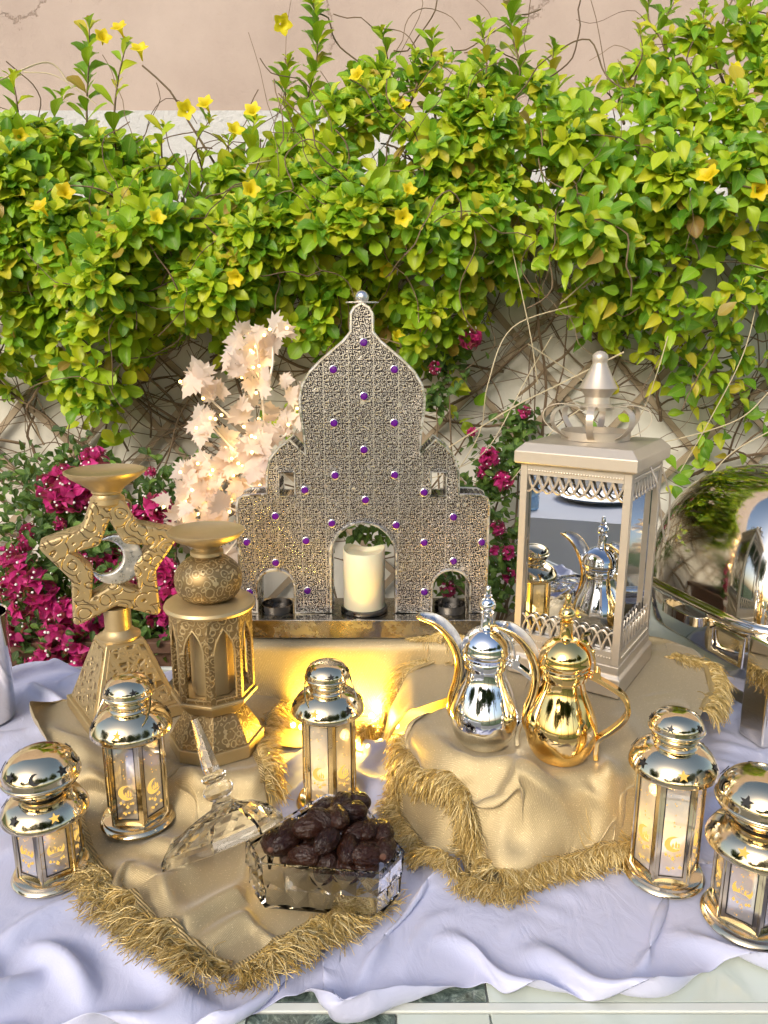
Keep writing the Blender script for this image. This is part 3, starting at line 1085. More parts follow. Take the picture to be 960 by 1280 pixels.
def frustum(h0, h1, z0, z1):
    return [[(-h0, -h0, z0), (h0, -h0, z0), (h0, h0, z0), (-h0, h0, z0)], [(-h1, -h1, z1), (h1, -h1, z1), (h1, h1, z1), (-h1, h1, z1)]]


MB().loft(frustum(0.074, 0.074, 0, 0.02)).build('plinth', 'antique_gold', st, bevel=0.002)
MB().loft(frustum(0.068, 0.030, 0.02, 0.131)).build('pyramid_foot', 'antique_gold', st, bevel=0.002)
for i in range(4):                               # cast relief panels on the four slopes
    sl = math.atan2(0.068 - 0.030, 0.111)
    M = Matrix.Rotation(PI / 2 * i, 4, 'Z') @ Matrix.Translation((0, -0.049, 0.0755)) @ Matrix.Rotation(-sl, 4, 'X')
    hh = 0.051
    me = flat_mesh('relief_panel', [[(-0.056, -hh), (0.056, -hh), (0.026, hh), (-0.026, hh)]], 0.0024, 'antique_gold_knots', 0.0006)
    o = obj('relief_panel', me, st)
    o.matrix_local = M
MB().lathe([(0.034, 0.131), (0.034, 0.135), (0.026, 0.139), (0.024, 0.143), (0.021, 0.146), (0.021, 0.182)], 36).build('stem', 'antique_gold', st)
SC = 0.262


def star_loop(R1, R2, flare=1.0):
    p = star_pts(R1, R2, 5, PI / 2)
    return [(x * 0.91, SC + z) for x, z in p]


outer = star_loop(0.117, 0.068)
# widen the top point into the neck
outer[0:1] = [(0.020, SC + 0.096), (-0.020, SC + 0.096)]
def soften(lp, r=0.008, n=3):
    out = []
    for i, p in enumerate(lp):
        a = Vector((*lp[i - 1], 0)); b = Vector((*p, 0)); c = Vector((*lp[(i + 1) % len(lp)], 0))
        d1 = (a - b).normalized() * min(r, (a - b).length * .4)
        d2 = (c - b).normalized() * min(r, (c - b).length * .4)
        for q in range(n + 1):
            u = q / n
            out.append(tuple((b + d1 * (1 - u) ** 2 + d2 * u ** 2))[:2])
    return out
me = flat_mesh('star_frame', [soften(outer), soften(star_loop(0.075, 0.039), 0.003, 2)], 0.034, 'antique_gold_arcs', 0.004)
obj('star_frame', me, st, (0, 0, 0), (0, 0, R(-15)))
me = flat_mesh('crescent', [crescent_pts(0.038, 0.78, 0.44, 26, R(160), (0.004, SC + 0.002))], 0.008, 'silver_wire', 0.003)
obj('crescent', me, st, (-0.002, -0.010, 0), (0, 0, R(-15)))
MB().lathe([(0.022, 0.350), (0.026, 0.354), (0.026, 0.362), (0.021, 0.366), (0.0205, 0.368), (0.023, 0.371), (0.023, 0.374), (0.030, 0.380),
            (0.052, 0.395), (0.060, 0.402), (0.061, 0.405), (0.058, 0.406), (0.050, 0.400), (0.020, 0.397), (0.0005, 0.397)], 48).build('dish', 'antique_gold', st)
rr = MB()
rr.tube([(0.028 + 0.007 * math.cos(a), 0, 0.345 + 0.010 * math.sin(a)) for a in np.linspace(0, 2 * PI, 18)], 0.002, 6, False)
rr.build('ring', 'antique_gold', st)

# ------------------------------------------------------------------ arcaded candle pillar
pp = P(272, 928, LEFT_Z + 0.006)
pl = thing('arcade_candlestick', 'antique gold octagonal candlestick with pointed arches and a ball top', 'candlestick', pp, R(-14))


def octa(prof, name, matn, bev=0.0012):
    return MB().lathe(prof, 8, phase=PI / 8).build(name, matn, pl, angle=20, bevel=bev)


octa([(0.071, 0.0), (0.071, 0.020)], 'plinth', 'antique_gold')
octa([(0.067, 0.020), (0.062, 0.034), (0.047, 0.058), (0.040, 0.066)], 'scroll_foot', 'antique_gold_scroll')
octa([(0.046, 0.066), (0.061, 0.083), (0.064, 0.086), (0.064, 0.091)], 'lower_cornice', 'antique_gold')
octa([(0.033, 0.0915), (0.033, 0.218)], 'core', 'antique_gold')
RA = 0.060
wf = 2 * RA * math.sin(PI / 8)
hA, zA = 0.128, 0.0915
arch = [(-0.0155, 0.006), (0.0155, 0.006), (0.0155, 0.075)] + [(0.0155 * (1 - q ** 1.9), 0.072 + 0.040 * q ** 0.85) for q in np.linspace(0.1, 1, 8)]
arch += [(-x, z) for x, z in reversed(arch[3:-1])] + [(-0.0155, 0.075)]
me_arch = flat_mesh('arch_panel', [[(-wf / 2, 0), (wf / 2, 0), (wf / 2, hA), (-wf / 2, hA)], arch], 0.007, 'antique_gold_scroll', 0.0)
trim = MB().tube([(x, -0.0035, z) for x, z in arch], 0.0013, 5).mesh('arch_moulding', 'antique_gold')
for i in range(8):
    a = PI / 4 * i
    n = Vector((math.cos(a), math.sin(a), 0))
    o = obj('arch_panel', me_arch, pl)
    o.matrix_local = frame_matrix(n * (RA * math.cos(PI / 8) - 0.0035) + Vector((0, 0, zA)), n)
    obj('arch_moulding', trim, o)
MB().lathe([(0.058, 0.2195), (0.064, 0.221), (0.066, 0.225), (0.064, 0.229), (0.056, 0.232), (0.040, 0.2335)], 48).build('upper_cornice', 'antique_gold', pl)
MB().lathe(spline1([(0.030, 0.2335), (0.043, 0.243), (0.0485, 0.262), (0.044, 0.280), (0.030, 0.294), (0.020, 0.298)], 6), 48).build('ball', 'antique_gold_scroll', pl)
MB().lathe([(0.020, 0.298), (0.0235, 0.301), (0.0235, 0.306), (0.018, 0.309), (0.019, 0.312), (0.030, 0.318), (0.047, 0.326), (0.054, 0.333),
            (0.055, 0.336), (0.052, 0.337), (0.044, 0.331), (0.0005, 0.330)], 48).build('dish', 'antique_gold', pl)

# ------------------------------------------------------------------ filigree palace candle holder
PY = 1.245
pz = T + PAL_Z + 0.006
pal = thing('palace_candle_holder', 'silver filigree candle holder shaped like a domed palace with violet gems', 'candle holder', (0, PY, pz))
px0 = Q(454, 700, PY).x
TRAY_H = 0.034


def zp(zx, zy):
    """zoomed photo coordinates -> metres on the holder's front"""
    q = Q(280 + zx / 2.667, 350 + zy / 2.667, PY)
    return q.x - px0, q.z - pz


half = [(465, 78), (482, 92), (494, 112), (495, 172), (520, 204), (560, 238), (600, 272), (635, 308), (658, 348), (668, 395), (664, 450), (656, 510), (652, 582),
        (704, 532), (740, 560), (768, 592), (780, 640), (782, 714), (855, 717), (876, 727), (882, 750)]
hp = [zp(x, y) for x, y in half]
hp[0] = (0.0, hp[0][1])
zb0 = TRAY_H + 0.002
xr = hp[-1][0]
# right half with its small arch; then mirror
ar_c, ar_r = zp(757, 1000)[0], 0.034
ac_z = zb0 + 0.045
small = [(ar_c + ar_r * math.cos(a), ac_z + ar_r * math.sin(a)) for a in np.linspace(0, PI, 13)]
big_r = 0.058
bc_z = zb0 + 0.105
lower_r = [(xr, zb0)] + [(ar_c + ar_r, zb0)] + small + [(ar_c - ar_r, zb0)] + [(big_r, zb0)]
bigarch = [(big_r * math.cos(a), bc_z + big_r * 1.02 * math.sin(a)) for a in np.linspace(0, PI, 21)]
right = hp + lower_r
left = [(-x, z) for x, z in reversed(right)]
outline = right + bigarch + left[:-1]
wx0, wz0 = zp(688, 720)
wx1, wz1 = zp(742, 640)
win = [(wx0, wz0), (wx1, wz0), (wx1, wz1), (wx0, wz1)]
winl = [(-x, z) for x, z in reversed(win)]
me = flat_mesh('filigree_panel', [outline, win, winl], 0.003, 'filigree')
o = obj('filigree_panel', me, pal, (px0, 0, 0))
DEP = 0.055
o2 = obj('filigree_panel', me, pal, (px0, DEP, 0))
# rim strips joining both panels, wires along every edge
def rim(loop, name, closed=True):
    mb = MB()
    lp = loop + ([loop[0]] if closed else [])
    for (a, b), (c, d) in zip(lp[:-1], lp[1:]):
        if math.hypot(a - c, b - d) < 1e-6:
            continue
        mb.add([(a, 0.002, b), (c, 0.002, d), (c, DEP - 0.002, d), (a, DEP - 0.002, b)], [(0, 1, 2, 3)])
    mb.build(name, 'filigree', pal, False, loc=(px0, 0, 0))
rim(right + bigarch + left, 'side_strip')
rim(win, 'window_reveal')
rim(winl, 'window_reveal')
for yy in (-0.0018, DEP + 0.0018):
    MB().tube([(x, yy, z) for x, z in outline + [outline[0]]], 0.0027, 6).build('rim_wire', 'silver_wire', pal, loc=(px0, 0, 0))
    for w_ in (win, winl):
        MB().tube([(x, yy, z) for x, z in w_ + [w_[0], w_[1]]], 0.0017, 6).build('window_wire', 'silver_wire', pal, loc=(px0, 0, 0))
gem_px = [(466, 209), (365, 299), (568, 299), (467, 388), (367, 477), (568, 477), (467, 566), (371, 651), (569, 650), (270, 700), (667, 708), (472, 733),
          (172, 787), (765, 790), (360, 811), (574, 817), (77, 874), (274, 869), (667, 875), (859, 874), (173, 942), (765, 937), (86, 1040), (279, 1035), (668, 1039)]
gem_me = MB().lathe([(0.0064, 0.0), (0.0064, 0.0012), (0.0045, 0.0024), (0.0005, 0.0026)], 8).mesh('gem', 'violet_gem', False)
set_me = MB().lathe([(0.0072, 0.0), (0.0072, 0.0008), (0.0066, 0.0011), (0.0062, 0.0006)], 14).mesh('gem_setting', 'silver_wire')
for gx, gy in gem_px:
    x, z = zp(gx, gy)
    o = obj('gem', gem_me, pal, (px0 + x, -0.0016, z), (R(90), 0, 0))
    obj('gem_setting', set_me, o)
tipz = hp[0][1]
MB().ball((px0, DEP / 2, tipz + 0.011), 0.0115, 12).build('ball_finial', 'silver_wire', pal)
mb = MB()
mb.tube([(px0 + 0.027 * math.cos(a), DEP / 2 + 0.010 * math.sin(a), tipz + 0.003) for a in np.linspace(0, 2 * PI, 30)], 0.0011, 6, False)
mb.build('finial_ring', 'silver_wire', pal)
tw = xr + 0.006
MB().box((px0, 0.022, TRAY_H / 2), (2 * tw, 0.115, TRAY_H)).build('tray_base', 'tray_steel', pal, bevel=0.0015)
cup = MB().lathe([(0.027, 0.0), (0.028, 0.002), (0.028, 0.013), (0.0285, 0.0145), (0.027, 0.0145), (0.026, 0.004), (0.0005, 0.004)], 36).mesh('tealight_cup', 'dark_steel')
for cx in (-ar_c, ar_c):
    obj('tealight_cup', cup, pal, (px0 + cx, 0.012, TRAY_H))
obj('candle_plate', MB().lathe([(0.040, 0.0), (0.042, 0.002), (0.042, 0.007), (0.040, 0.0085), (0.0005, 0.0085)], 40).mesh('candle_plate', 'dark_steel'), pal, (px0 + 0.001, 0.016, TRAY_H))

cw = thing('pillar_candle', 'ivory electric pillar candle with melted rim in the palace arch', 'candle', (px0 + 0.001, PY + 0.016, pz + TRAY_H + 0.0085))
mb = MB()
rings = []
nn = 48
for r, zf in ((0.0365, 0.0), (0.037, 0.002), (0.037, 0.5), (0.037, 1.0), (0.0362, 1.012), (0.0335, 1.0), (0.0325, 0.93)):
    ring = []
    for j in range(nn):
        a = 2 * PI * j / nn
        top = 0.104 + 0.0040 * math.sin(a * 2 + 1.8) + 0.002 * math.sin(a * 3 + 0.4)
        ring.append((r * math.cos(a), r * math.sin(a), zf * top if zf <= 1 else top + (zf - 1) * 0.1))
    rings.append(ring)
rings.append([(0.004 * math.cos(2 * PI * j / nn), 0.004 * math.sin(2 * PI * j / nn), 0.092) for j in range(nn)])
mb.loft(rings)
mb.build('wax_body', 'candle_wax', cw, angle=60)

# ------------------------------------------------------------------ tall mirrored lantern
cF = P(773, 875, RIGHT_Z + 0.006)
ang = R(-34)
W = 0.188
ax = Vector((math.cos(ang), math.sin(ang), 0))
ay = Vector((-math.sin(ang), math.cos(ang), 0))
cen = cF - ax * W / 2 + ay * W / 2
bl = thing('tall_lantern', 'tall champagne-coloured square lantern with mirrored sides and a crown top', 'lantern', cen, ang)
MB().loft([[(sx * w, sy * w, z) for sx, sy in ((-1, -1), (1, -1), (1, 1), (-1, 1))] for w, z in ((W / 2, 0), (W / 2, 0.030), (W / 2 - 0.005, 0.036), (W / 2 - 0.005, 0.050))]).build('plinth', 'champagne_paint', bl, bevel=0.002)
HB, HT = 0.050, 0.355
hw = W / 2 - 0.006
for sx in (-1, 1):
    for sy in (-1, 1):
        MB().box((sx * (hw - 0.006), sy * (hw - 0.006), (HB + HT) / 2), (0.012, 0.012, HT - HB)).build('corner_post', 'champagne_paint', bl, bevel=0.0012)
MB().loft([[(sx * w, sy * w, z) for sx, sy in ((-1, -1), (1, -1), (1, 1), (-1, 1))] for w, z in ((0.092, HT), (0.0965, HT + 0.003), (0.0965, HT + 0.021), (0.084, HT + 0.034), (0.030, HT + 0.038))]).build('roof', 'champagne_paint', bl, bevel=0.0015)
iw = 2 * hw - 0.024
ih = HT - HB - 0.012
pane_me = MB().box((0, 0, 0), (iw + 0.004, 0.002, ih + 0.01)).mesh('mirror_pane', 'mirror_glass', False)
lace_t, lace_b = MB(), MB()
na = 9
st_ = iw / na
for i in range(-1, na + 1):
    x0 = -iw / 2 + i * st_
    for k2 in range(2):
        pts = []
        for q in range(13):
            u = q / 12
            x = x0 + u * st_ * 2
            if x < -iw / 2 or x > iw / 2:
                continue
            pts.append((x, 0, -0.028 * math.sin(PI * u) ** 0.75))
        if len(pts) > 3 and k2 == 0:
            lace_t.tube(pts, 0.0019, 5)
            lace_b.tube([(a, b, -c * 1.15) for a, b, c in pts], 0.0019, 5)
lace_tm = lace_t.mesh('lace_trim', 'champagne_paint')
lace_bm = lace_b.mesh('lace_trim', 'champagne_paint')
bead = MB()
for i in range(34):
    x = -iw / 2 + iw * (i + 0.5) / 34
    bead.ball((x, -0.001, 0), 0.0016, 4)
bead_m = bead.mesh('bead_row', 'bead_paint')
rail_t = MB().box((0, 0, 0), (iw, 0.009, 0.016)).mesh('rail', 'champagne_paint', False)
rail_b = MB().box((0, 0, 0), (iw, 0.009, 0.022)).mesh('rail', 'champagne_paint', False)
for i in range(4):
    M = Matrix.Rotation(PI / 2 * i, 4, 'Z')
    side = bpy.data.objects.new('mirror_side', None)
    def put(nm, me, y, z):
        o = obj(nm, me, bl)
        o.matrix_local = M @ Matrix.Translation((0, y, z))
        return o
    pn = put('mirror_pane', pane_me, -hw + 0.012, (HB + HT) / 2)
    put('rail', rail_t, -hw + 0.0055, HT - 0.008)
    put('rail', rail_b, -hw + 0.0055, HB + 0.011)
    o = put('lace_trim', lace_tm, -hw + 0.004, HT - 0.016)
    o = put('lace_trim', lace_bm, -hw + 0.004, HB + 0.022)
    o = put('bead_row', bead_m, -hw + 0.001, HT - 0.009)
    o['kind'] = 'stuff'
    o = put('bead_row', bead_m, -hw + 0.001, HB + 0.012)
    o['kind'] = 'stuff'
    bpy.data.objects.remove(side)
zr = HT + 0.037
MB().lathe([(0.054, zr), (0.0545, zr + 0.013), (0.052, zr + 0.013), (0.0515, zr + 0.002)], 48).build('crown_ring', 'champagne_paint', bl)
for i in range(8):
    a = PI / 4 * i + 0.2
    d = Vector((math.cos(a), math.sin(a), 0))
    sd = Vector((-d.y, d.x, 0))
    pts = spline([d * 0.053 + Vector((0, 0, zr + 0.004)), d * 0.068 + Vector((0, 0, zr + 0.012)), d * 0.083 + Vector((0, 0, zr + 0.028)),
                  d * 0.080 + Vector((0, 0, zr + 0.046)), d * 0.058 + Vector((0, 0, zr + 0.054)), d * 0.022 + Vector((0, 0, zr + 0.050))], 5)
    MB().strap(pts, 0.0105, 0.0011, sd).build('crown_band', 'champagne_paint', bl)
MB().lathe([(0.026, zr + 0.046), (0.026, zr + 0.052), (0.020, zr + 0.056), (0.019, zr + 0.066), (0.026, zr + 0.076), (0.0305, zr + 0.080), (0.029, zr + 0.082), (0.021, zr + 0.098),
            (0.014, zr + 0.112), (0.0115, zr + 0.118), (0.0115, zr + 0.121), (0.013, zr + 0.125), (0.012, zr + 0.131), (0.007, zr + 0.136), (0.0005, zr + 0.138)], 36).build('finial', 'champagne_paint', bl)
MB().tube([(0.095, -0.02, HT + 0.002), (0.108, -0.025, HT - 0.02), (0.112, 0.01, HT - 0.09), (0.113, 0.035, HT - 0.125), (0.113, 0.055, HT - 0.12), (0.112, 0.05, HT - 0.05), (0.099, 0.03, HT - 0.002)], 0.0017, 6).build('side_hook', 'champagne_paint', bl)

# ------------------------------------------------------------------ coffee pots


def coffee_pot(loc, rotz, body_m, strap_m, spout_m, label, hk=1.0, scale=1.0):
    t = thing('coffee_pot', label, 'coffee pot', loc, rotz, 'curved-spout coffee pots')
    prof = spline1([(0.033, 0.0), (0.036, 0.003), (0.043, 0.016), (0.0475, 0.035), (0.0465, 0.052), (0.039, 0.074), (0.0305, 0.094), (0.0275, 0.108), (0.0275, 0.114)], 6)
    MB().lathe([(0.0005, 0.0)] + prof, 56, caps=False).build('body', body_m, t, angle=60)
    MB().lathe([(0.0285, 0.112), (0.031, 0.114), (0.0315, 0.122), (0.0305, 0.125), (0.0335, 0.127), (0.034, 0.130), (0.032, 0.132)], 48).build('collar', body_m, t)
    lid = spline1([(0.0335, 0.132), (0.0345, 0.136), (0.0335, 0.141), (0.0315, 0.149), (0.0255, 0.158), (0.0165, 0.165), (0.0100, 0.1675)], 5)
    lo = MB().lathe(lid + [(0.0098, 0.168), (0.0085, 0.171), (0.0080, 0.187), (0.0088, 0.188), (0.0088, 0.190), (0.0055, 0.192)], 48).build('lid', body_m, t)
    MB().lathe(spline1([(0.0055, 0.192), (0.0100, 0.196), (0.0110, 0.201), (0.0085, 0.207), (0.0048, 0.210)], 5) + [(0.0058, 0.212), (0.0058, 0.214), (0.004, 0.215), (0.0038, 0.224), (0.0025, 0.227)], 28).build('finial', body_m, lo)
    # beak: an open channel sweeping up and out
    path = spline([(-0.040, 0, 0.020), (-0.047, 0, 0.040), (-0.0455, 0, 0.062), (-0.039, 0, 0.086), (-0.0365, 0, 0.108), (-0.0405, 0, 0.132), (-0.0525, 0, 0.154), (-0.070, 0, 0.169), (-0.090, 0, 0.1745), (-0.097, 0, 0.1735)], 6)
    m = len(path)
    rings_o = []
    for i, p in enumerate(path):
        u = i / (m - 1)
        tg = (path[min(i + 1, m - 1)] - path[max(i - 1, 0)]).normalized()
        nn = Vector((tg.z, 0, -tg.x))                 # in-plane, to the right / upward side
        w = np.interp(u, [0, 0.12, 0.45, 0.62, 0.8, 0.93, 1.0], [0.004, 0.0100, 0.011, 0.0160, 0.0155, 0.009, 0.0012])
        dp = np.interp(u, [0, 0.12, 0.45, 0.60, 0.75, 0.90, 1.0], [0.004, 0.010, 0.012, 0.014, 0.011, 0.006, 0.0012])
        ring = []
        for q in range(13):
            a = PI * q / 12
            ring.append(p + Vector((0, 1, 0)) * w * math.cos(a) + nn * dp * (0.55 - math.sin(a)))
        rings_o.append(ring)
    mb = MB()
    mb.loft(rings_o, False, False)
    o = mb.build('spout', spout_m, t, angle=60)
    sm = o.modifiers.new('thickness', 'SOLIDIFY')
    sm.thickness = 0.0014
    sm.offset = 0
    lin = [[p_.lerp((rg[0] + rg[-1]) / 2, 0.10) for p_ in rg] for rg in rings_o]
    MB().loft(lin, False, False).build('spout_lining', 'matte_silver', o, angle=60)
    # handle
    hp_ = spline([(0.034, 0, 0.119), (0.048, 0, 0.113), (0.066 * hk, 0, 0.098), (0.0745 * hk, 0, 0.080), (0.071 * hk, 0, 0.063), (0.058 * hk, 0, 0.045), (0.0495, 0, 0.030), (0.047, 0, 0.014), (0.0475, 0, 0.0005)], 7)
    MB().strap(hp_, 0.0150, 0.0065).build('handle', strap_m, t, bevel=0.0014)
    sp_ = spline([(0.0175, 0, 0.1665), (0.0275, 0, 0.161), (0.0355, 0, 0.149), (0.0385, 0, 0.136), (0.040, 0, 0.126)], 5)
    MB().strap(sp_, 0.0115, 0.0028).build('lid_strap', strap_m, t, bevel=0.0008)
    MB().strap(spline([(0.018, 0, 0.167), (0.022, 0, 0.174), (0.030, 0, 0.177)], 5), [0.010] * 6 + [0.009] * 3 + [0.005] * 2, 0.0022).build('thumb_rest', strap_m, t)
    MB().tube([(0.0415, -0.0095, 0.1235), (0.0415, 0.0095, 0.1235)], 0.0050, 14).build('hinge', strap_m, t)
    for q in (0.25, 0.45):
        p = sp_[int(q * (len(sp_) - 1))]
        MB().ball((p.x + 0.0012, 0, p.z + 0.0012), 0.0026, 8).build('rivet', strap_m, t)
    for sy in (-1, 1):
        MB().ball((0.034, sy * 0.0072, 0.1195), 0.0030, 8).build('rivet', strap_m, t)
    t.scale = (scale,) * 3
    return t


pS = P(604, 925, RIGHT_Z + 0.006)
pG = P(699, 942, RIGHT_Z + 0.006)
coffee_pot(pS, R(-14), 'chrome', 'chrome', 'polished_gold', 'silver coffee pot with gold crescent spout on the draped gold cloth')
coffee_pot(pG, R(-16), 'polished_gold', 'polished_gold', 'polished_gold', 'polished gold coffee pot in front of the mirrored lantern', 1.12)

# ------------------------------------------------------------------ crystal dish, lid, dates
rim_px = [(322, 1080), (478, 1093), (506, 1064), (448, 998), (408, 992), (306, 1050)]
DZ = 0.010
RIM_Z = 0.074
rim_w = [P(x, y, RIM_Z) for x, y in rim_px]
dc = sum(rim_w, Vector()) / len(rim_w)
dc.z = T + DZ
dish = thing('crystal_dish', 'cut crystal dish with slanted corners filled with dates', 'dish', dc)
rl = [p - dc for p in rim_w]


def ring_at(s, z, grow=0.0):
    return [Vector((p.x * s, p.y * s, z)) for p in rl]


hz = RIM_Z - DZ
mb = MB()
n = len(rl)
outer_rings = [(0.86, 0.0), (0.90, 0.006), (0.95, hz * 0.42), (1.0, hz)]
# facetted outside: every wall carries rows of pyramids
out_pts = {}
vs, fs = [], []
for i in range(n):
    j = (i + 1) % n
    L = (rl[j] - rl[i]).length
    cols = max(2, int(round(L / 0.027)))
    rows = 2
    def pt(u, v):
        s = 0.93 + 0.07 * v
        p = rl[i].lerp(rl[j], u) * s
        return Vector((p.x, p.y, 0.003 + (hz - 0.003) * v))
    nrm = (rl[j] - rl[i]).cross(Vector((0, 0, 1))).normalized()
    for c_ in range(cols):
        for r_ in range(rows):
            u0, u1, v0, v1 = c_ / cols, (c_ + 1) / cols, r_ / rows * 0.9, (r_ + 1) / rows * 0.9
            q = [pt(u0, v0), pt(u1, v0), pt(u1, v1), pt(u0, v1)]
            m_ = pt((u0 + u1) / 2, (v0 + v1) / 2) + nrm * 0.0065
            b = len(vs)
            vs += q + [m_]
            fs += [(b, b + 1, b + 4), (b + 1, b + 2, b + 4), (b + 2, b + 3, b + 4), (b + 3, b, b + 4)]
    q = [pt(0, 0.9), pt(1, 0.9), pt(1, 1.0), pt(0, 1.0)]
    b = len(vs)
    vs += q
    fs += [(b, b + 1, b + 2, b + 3)]
mb.add(vs, fs)
top_o = ring_at(1.0, hz)
top_i = ring_at(0.945, hz)
bot_i = ring_at(0.88, 0.008)
b = len(mb.v)
mb.add(top_o + top_i + bot_i + ring_at(0.93, 0.003), [])
for i in range(n):
    j = (i + 1) % n
    mb.f += [(b + i, b + j, b + n + j, b + n + i), (b + n + i, b + n + j, b + 2 * n + j, b + 2 * n + i)]
mb.f.append(tuple(b + 2 * n + i for i in range(n)))
mb.f.append(tuple(b + 3 * n + i for i in reversed(range(n))))
me = mb.mesh('crystal_bowl', None, False)
bm = bmesh.new()
bm.from_mesh(me)
bmesh.ops.remove_doubles(bm, verts=bm.verts, dist=0.0004)
bmesh.ops.recalc_face_normals(bm, faces=bm.faces)
bm.to_mesh(me)
bm.free()
me.materials.append(MATS['crystal'])
obj('crystal_bowl', me, dish)

# lid leaning on the dish
lid = thing('crystal_cover', 'cut crystal lid with a spiked knob leaning against the date dish', 'lid', P(294, 1050, 0.052))
nk = 6
lr = [Vector((math.cos(a) * r, math.sin(a) * r, 0)) for a, r in ((R(-98), .060), (R(-52), .074), (R(-8), .060), (R(62), .074), (R(128), .080), (R(188), .082))]
LM = Matrix.Rotation(R(-25), 4, 'Y') @ Matrix.Rotation(R(-25), 4, 'X') @ Matrix.Rotation(R(8), 4, 'Z') @ Matrix.Scale(1.12, 4)
mb = MB()
levels = [(1.0, 0.0), (1.0, 0.007), (0.93, 0.012), (0.62, 0.021), (0.30, 0.031), (0.17, 0.040)]
NS = 24


def lidring(s, z, fac=0.0):
    out = []
    for q in range(NS):
        i = q * nk // NS
        u = (q * nk / NS) - i
        p = lr[i].lerp(lr[(i + 1) % nk], u)
        k_ = s * (1 + (fac if q % 2 else -fac))
        out.append(Vector((p.x * k_, p.y * k_, z)))
    return out


rings = [lidring(1, 0), lidring(1, 0.007), lidring(0.94, 0.0135, 0.01), lidring(0.78, 0.0235, -0.03), lidring(0.56, 0.0315, 0.05), lidring(0.32, 0.0365, -0.05)]
rings += [[Vector((r * math.cos(2 * PI * (q + 0.5) / NS - 1.7), r * math.sin(2 * PI * (q + 0.5) / NS - 1.7), z)) for q in range(NS)] for r, z in ((0.014, 0.0400), (0.010, 0.046))]
inner = [lidring(0.12, 0.033), lidring(0.5, 0.028), lidring(0.88, 0.010), lidring(0.93, 0.0)]
mb.loft(rings + [], False)
b0 = len(mb.v)
mb.loft(inner, False)
nn_ = NS
for q in range(nn_):
    q2 = (q + 1) % nn_
    mb.f.append((b0 + 3 * nn_ + q, b0 + 3 * nn_ + q2, q2, q))
mb.f.append(tuple(b0 + q for q in range(nn_)))
mb.f.append(tuple((len(rings) - 1) * nn_ + q for q in range(nn_)))
o = mb.build('lid_plate', 'crystal', lid, False)
o.matrix_local = LM
kn = MB().lathe([(0.010, 0.0465), (0.015, 0.050), (0.018, 0.056), (0.016, 0.061), (0.010, 0.065), (0.0135, 0.068), (0.0150, 0.072), (0.0105, 0.076)], 10).build('knob', 'crystal', lid, False)
kn.matrix_local = LM
kn = MB().lathe([(0.0088, 0.0765), (0.0098, 0.082), (0.0082, 0.10), (0.0056, 0.125), (0.0040, 0.138)], 6).build('spike', 'crystal', lid, False)
kn.matrix_local = LM

# dates
date_meshes = []
for s in range(5):
    bm = bmesh.new()
    bmesh.ops.create_icosphere(bm, subdivisions=4, radius=1.0)
    for v in bm.verts:
        p = v.co.copy()
        ang_ = math.atan2(p.z, p.y)
        w = 0.17 * noise.noise(Vector((p.x * 0.9, math.cos(ang_) * 2.6, math.sin(ang_) * 2.6)) + Vector((s * 7.3, 0, 0)))
        w += 0.10 * (1 - abs(noise.noise(Vector((p.x * 2.2, p.y * 3.5, p.z * 3.5)) + Vector((0, s * 5.1, 0)))) * 2.2)
        w += 0.10 * (abs(noise.noise(Vector((p.x * 1.6, math.cos(ang_) * 4.5, math.sin(ang_) * 4.5)) + Vector((s * 3.3, 4, 0)))) * 2 - 0.7)
        w -= 0.05
        k_ = 1 + w * (1 - abs(p.x) ** 4)
        v.co = Vector((p.x * 0.0205 * (1 - 0.06 * p.x), p.y * 0.0135 * k_, p.z * 0.0130 * k_))
    me = bpy.data.meshes.new('date')
    bm.to_mesh(me)
    bm.free()
    date_meshes.append(finish(me, 'date_skin', True, 0))
cap_me = MB().lathe([(0.0005, 0.0), (0.0042, 0.0), (0.0046, 0.001), (0.0030, 0.0020), (0.0012, 0.0026), (0.0005, 0.0028)], 9).mesh('stem_cap', 'date_cap')
dz_list = [(222, 345, .052, 15, 1, 80), (298, 275, .060, 40, 0, 10), (315, 225, .062, 70, 0, 5), (388, 345, .060, -15, 0, 8), (420, 205, .080, 15, 0, 0), (495, 270, .074, 50, 0, 15), (470, 175, .084, -30, 0, 10),
           (610, 135, .076, 10, 0, 0), (570, 92, .070, 60, 0, 10), (640, 85, .066, -20, 0, 5), (700, 225, .070, 75, 0, 20), (600, 310, .066, 85, 0, 10), (690, 335, .062, 30, 0, 15), (755, 295, .060, -60, 1, 35),
           (768, 375, .054, 50, 1, 20), (490, 395, .048, 20, 0, 60), (575, 400, .046, -40, 0, 10), (640, 240, .070, 20, 0, 10), (545, 165, .082, 100, 0, 20), (665, 400, .046, 5, 0, 0),
           (330, 330, .038, 60, 0, 0), (430, 330, .045, 0, 0, 0), (540, 330, .048, 60, 0, 0), (620, 190, .055, 0, 0, 0), (480, 120, .056, 40, 0, 0), (400, 260, .05, 80, 0, 0), (730, 300, .042, 0, 0, 0)]
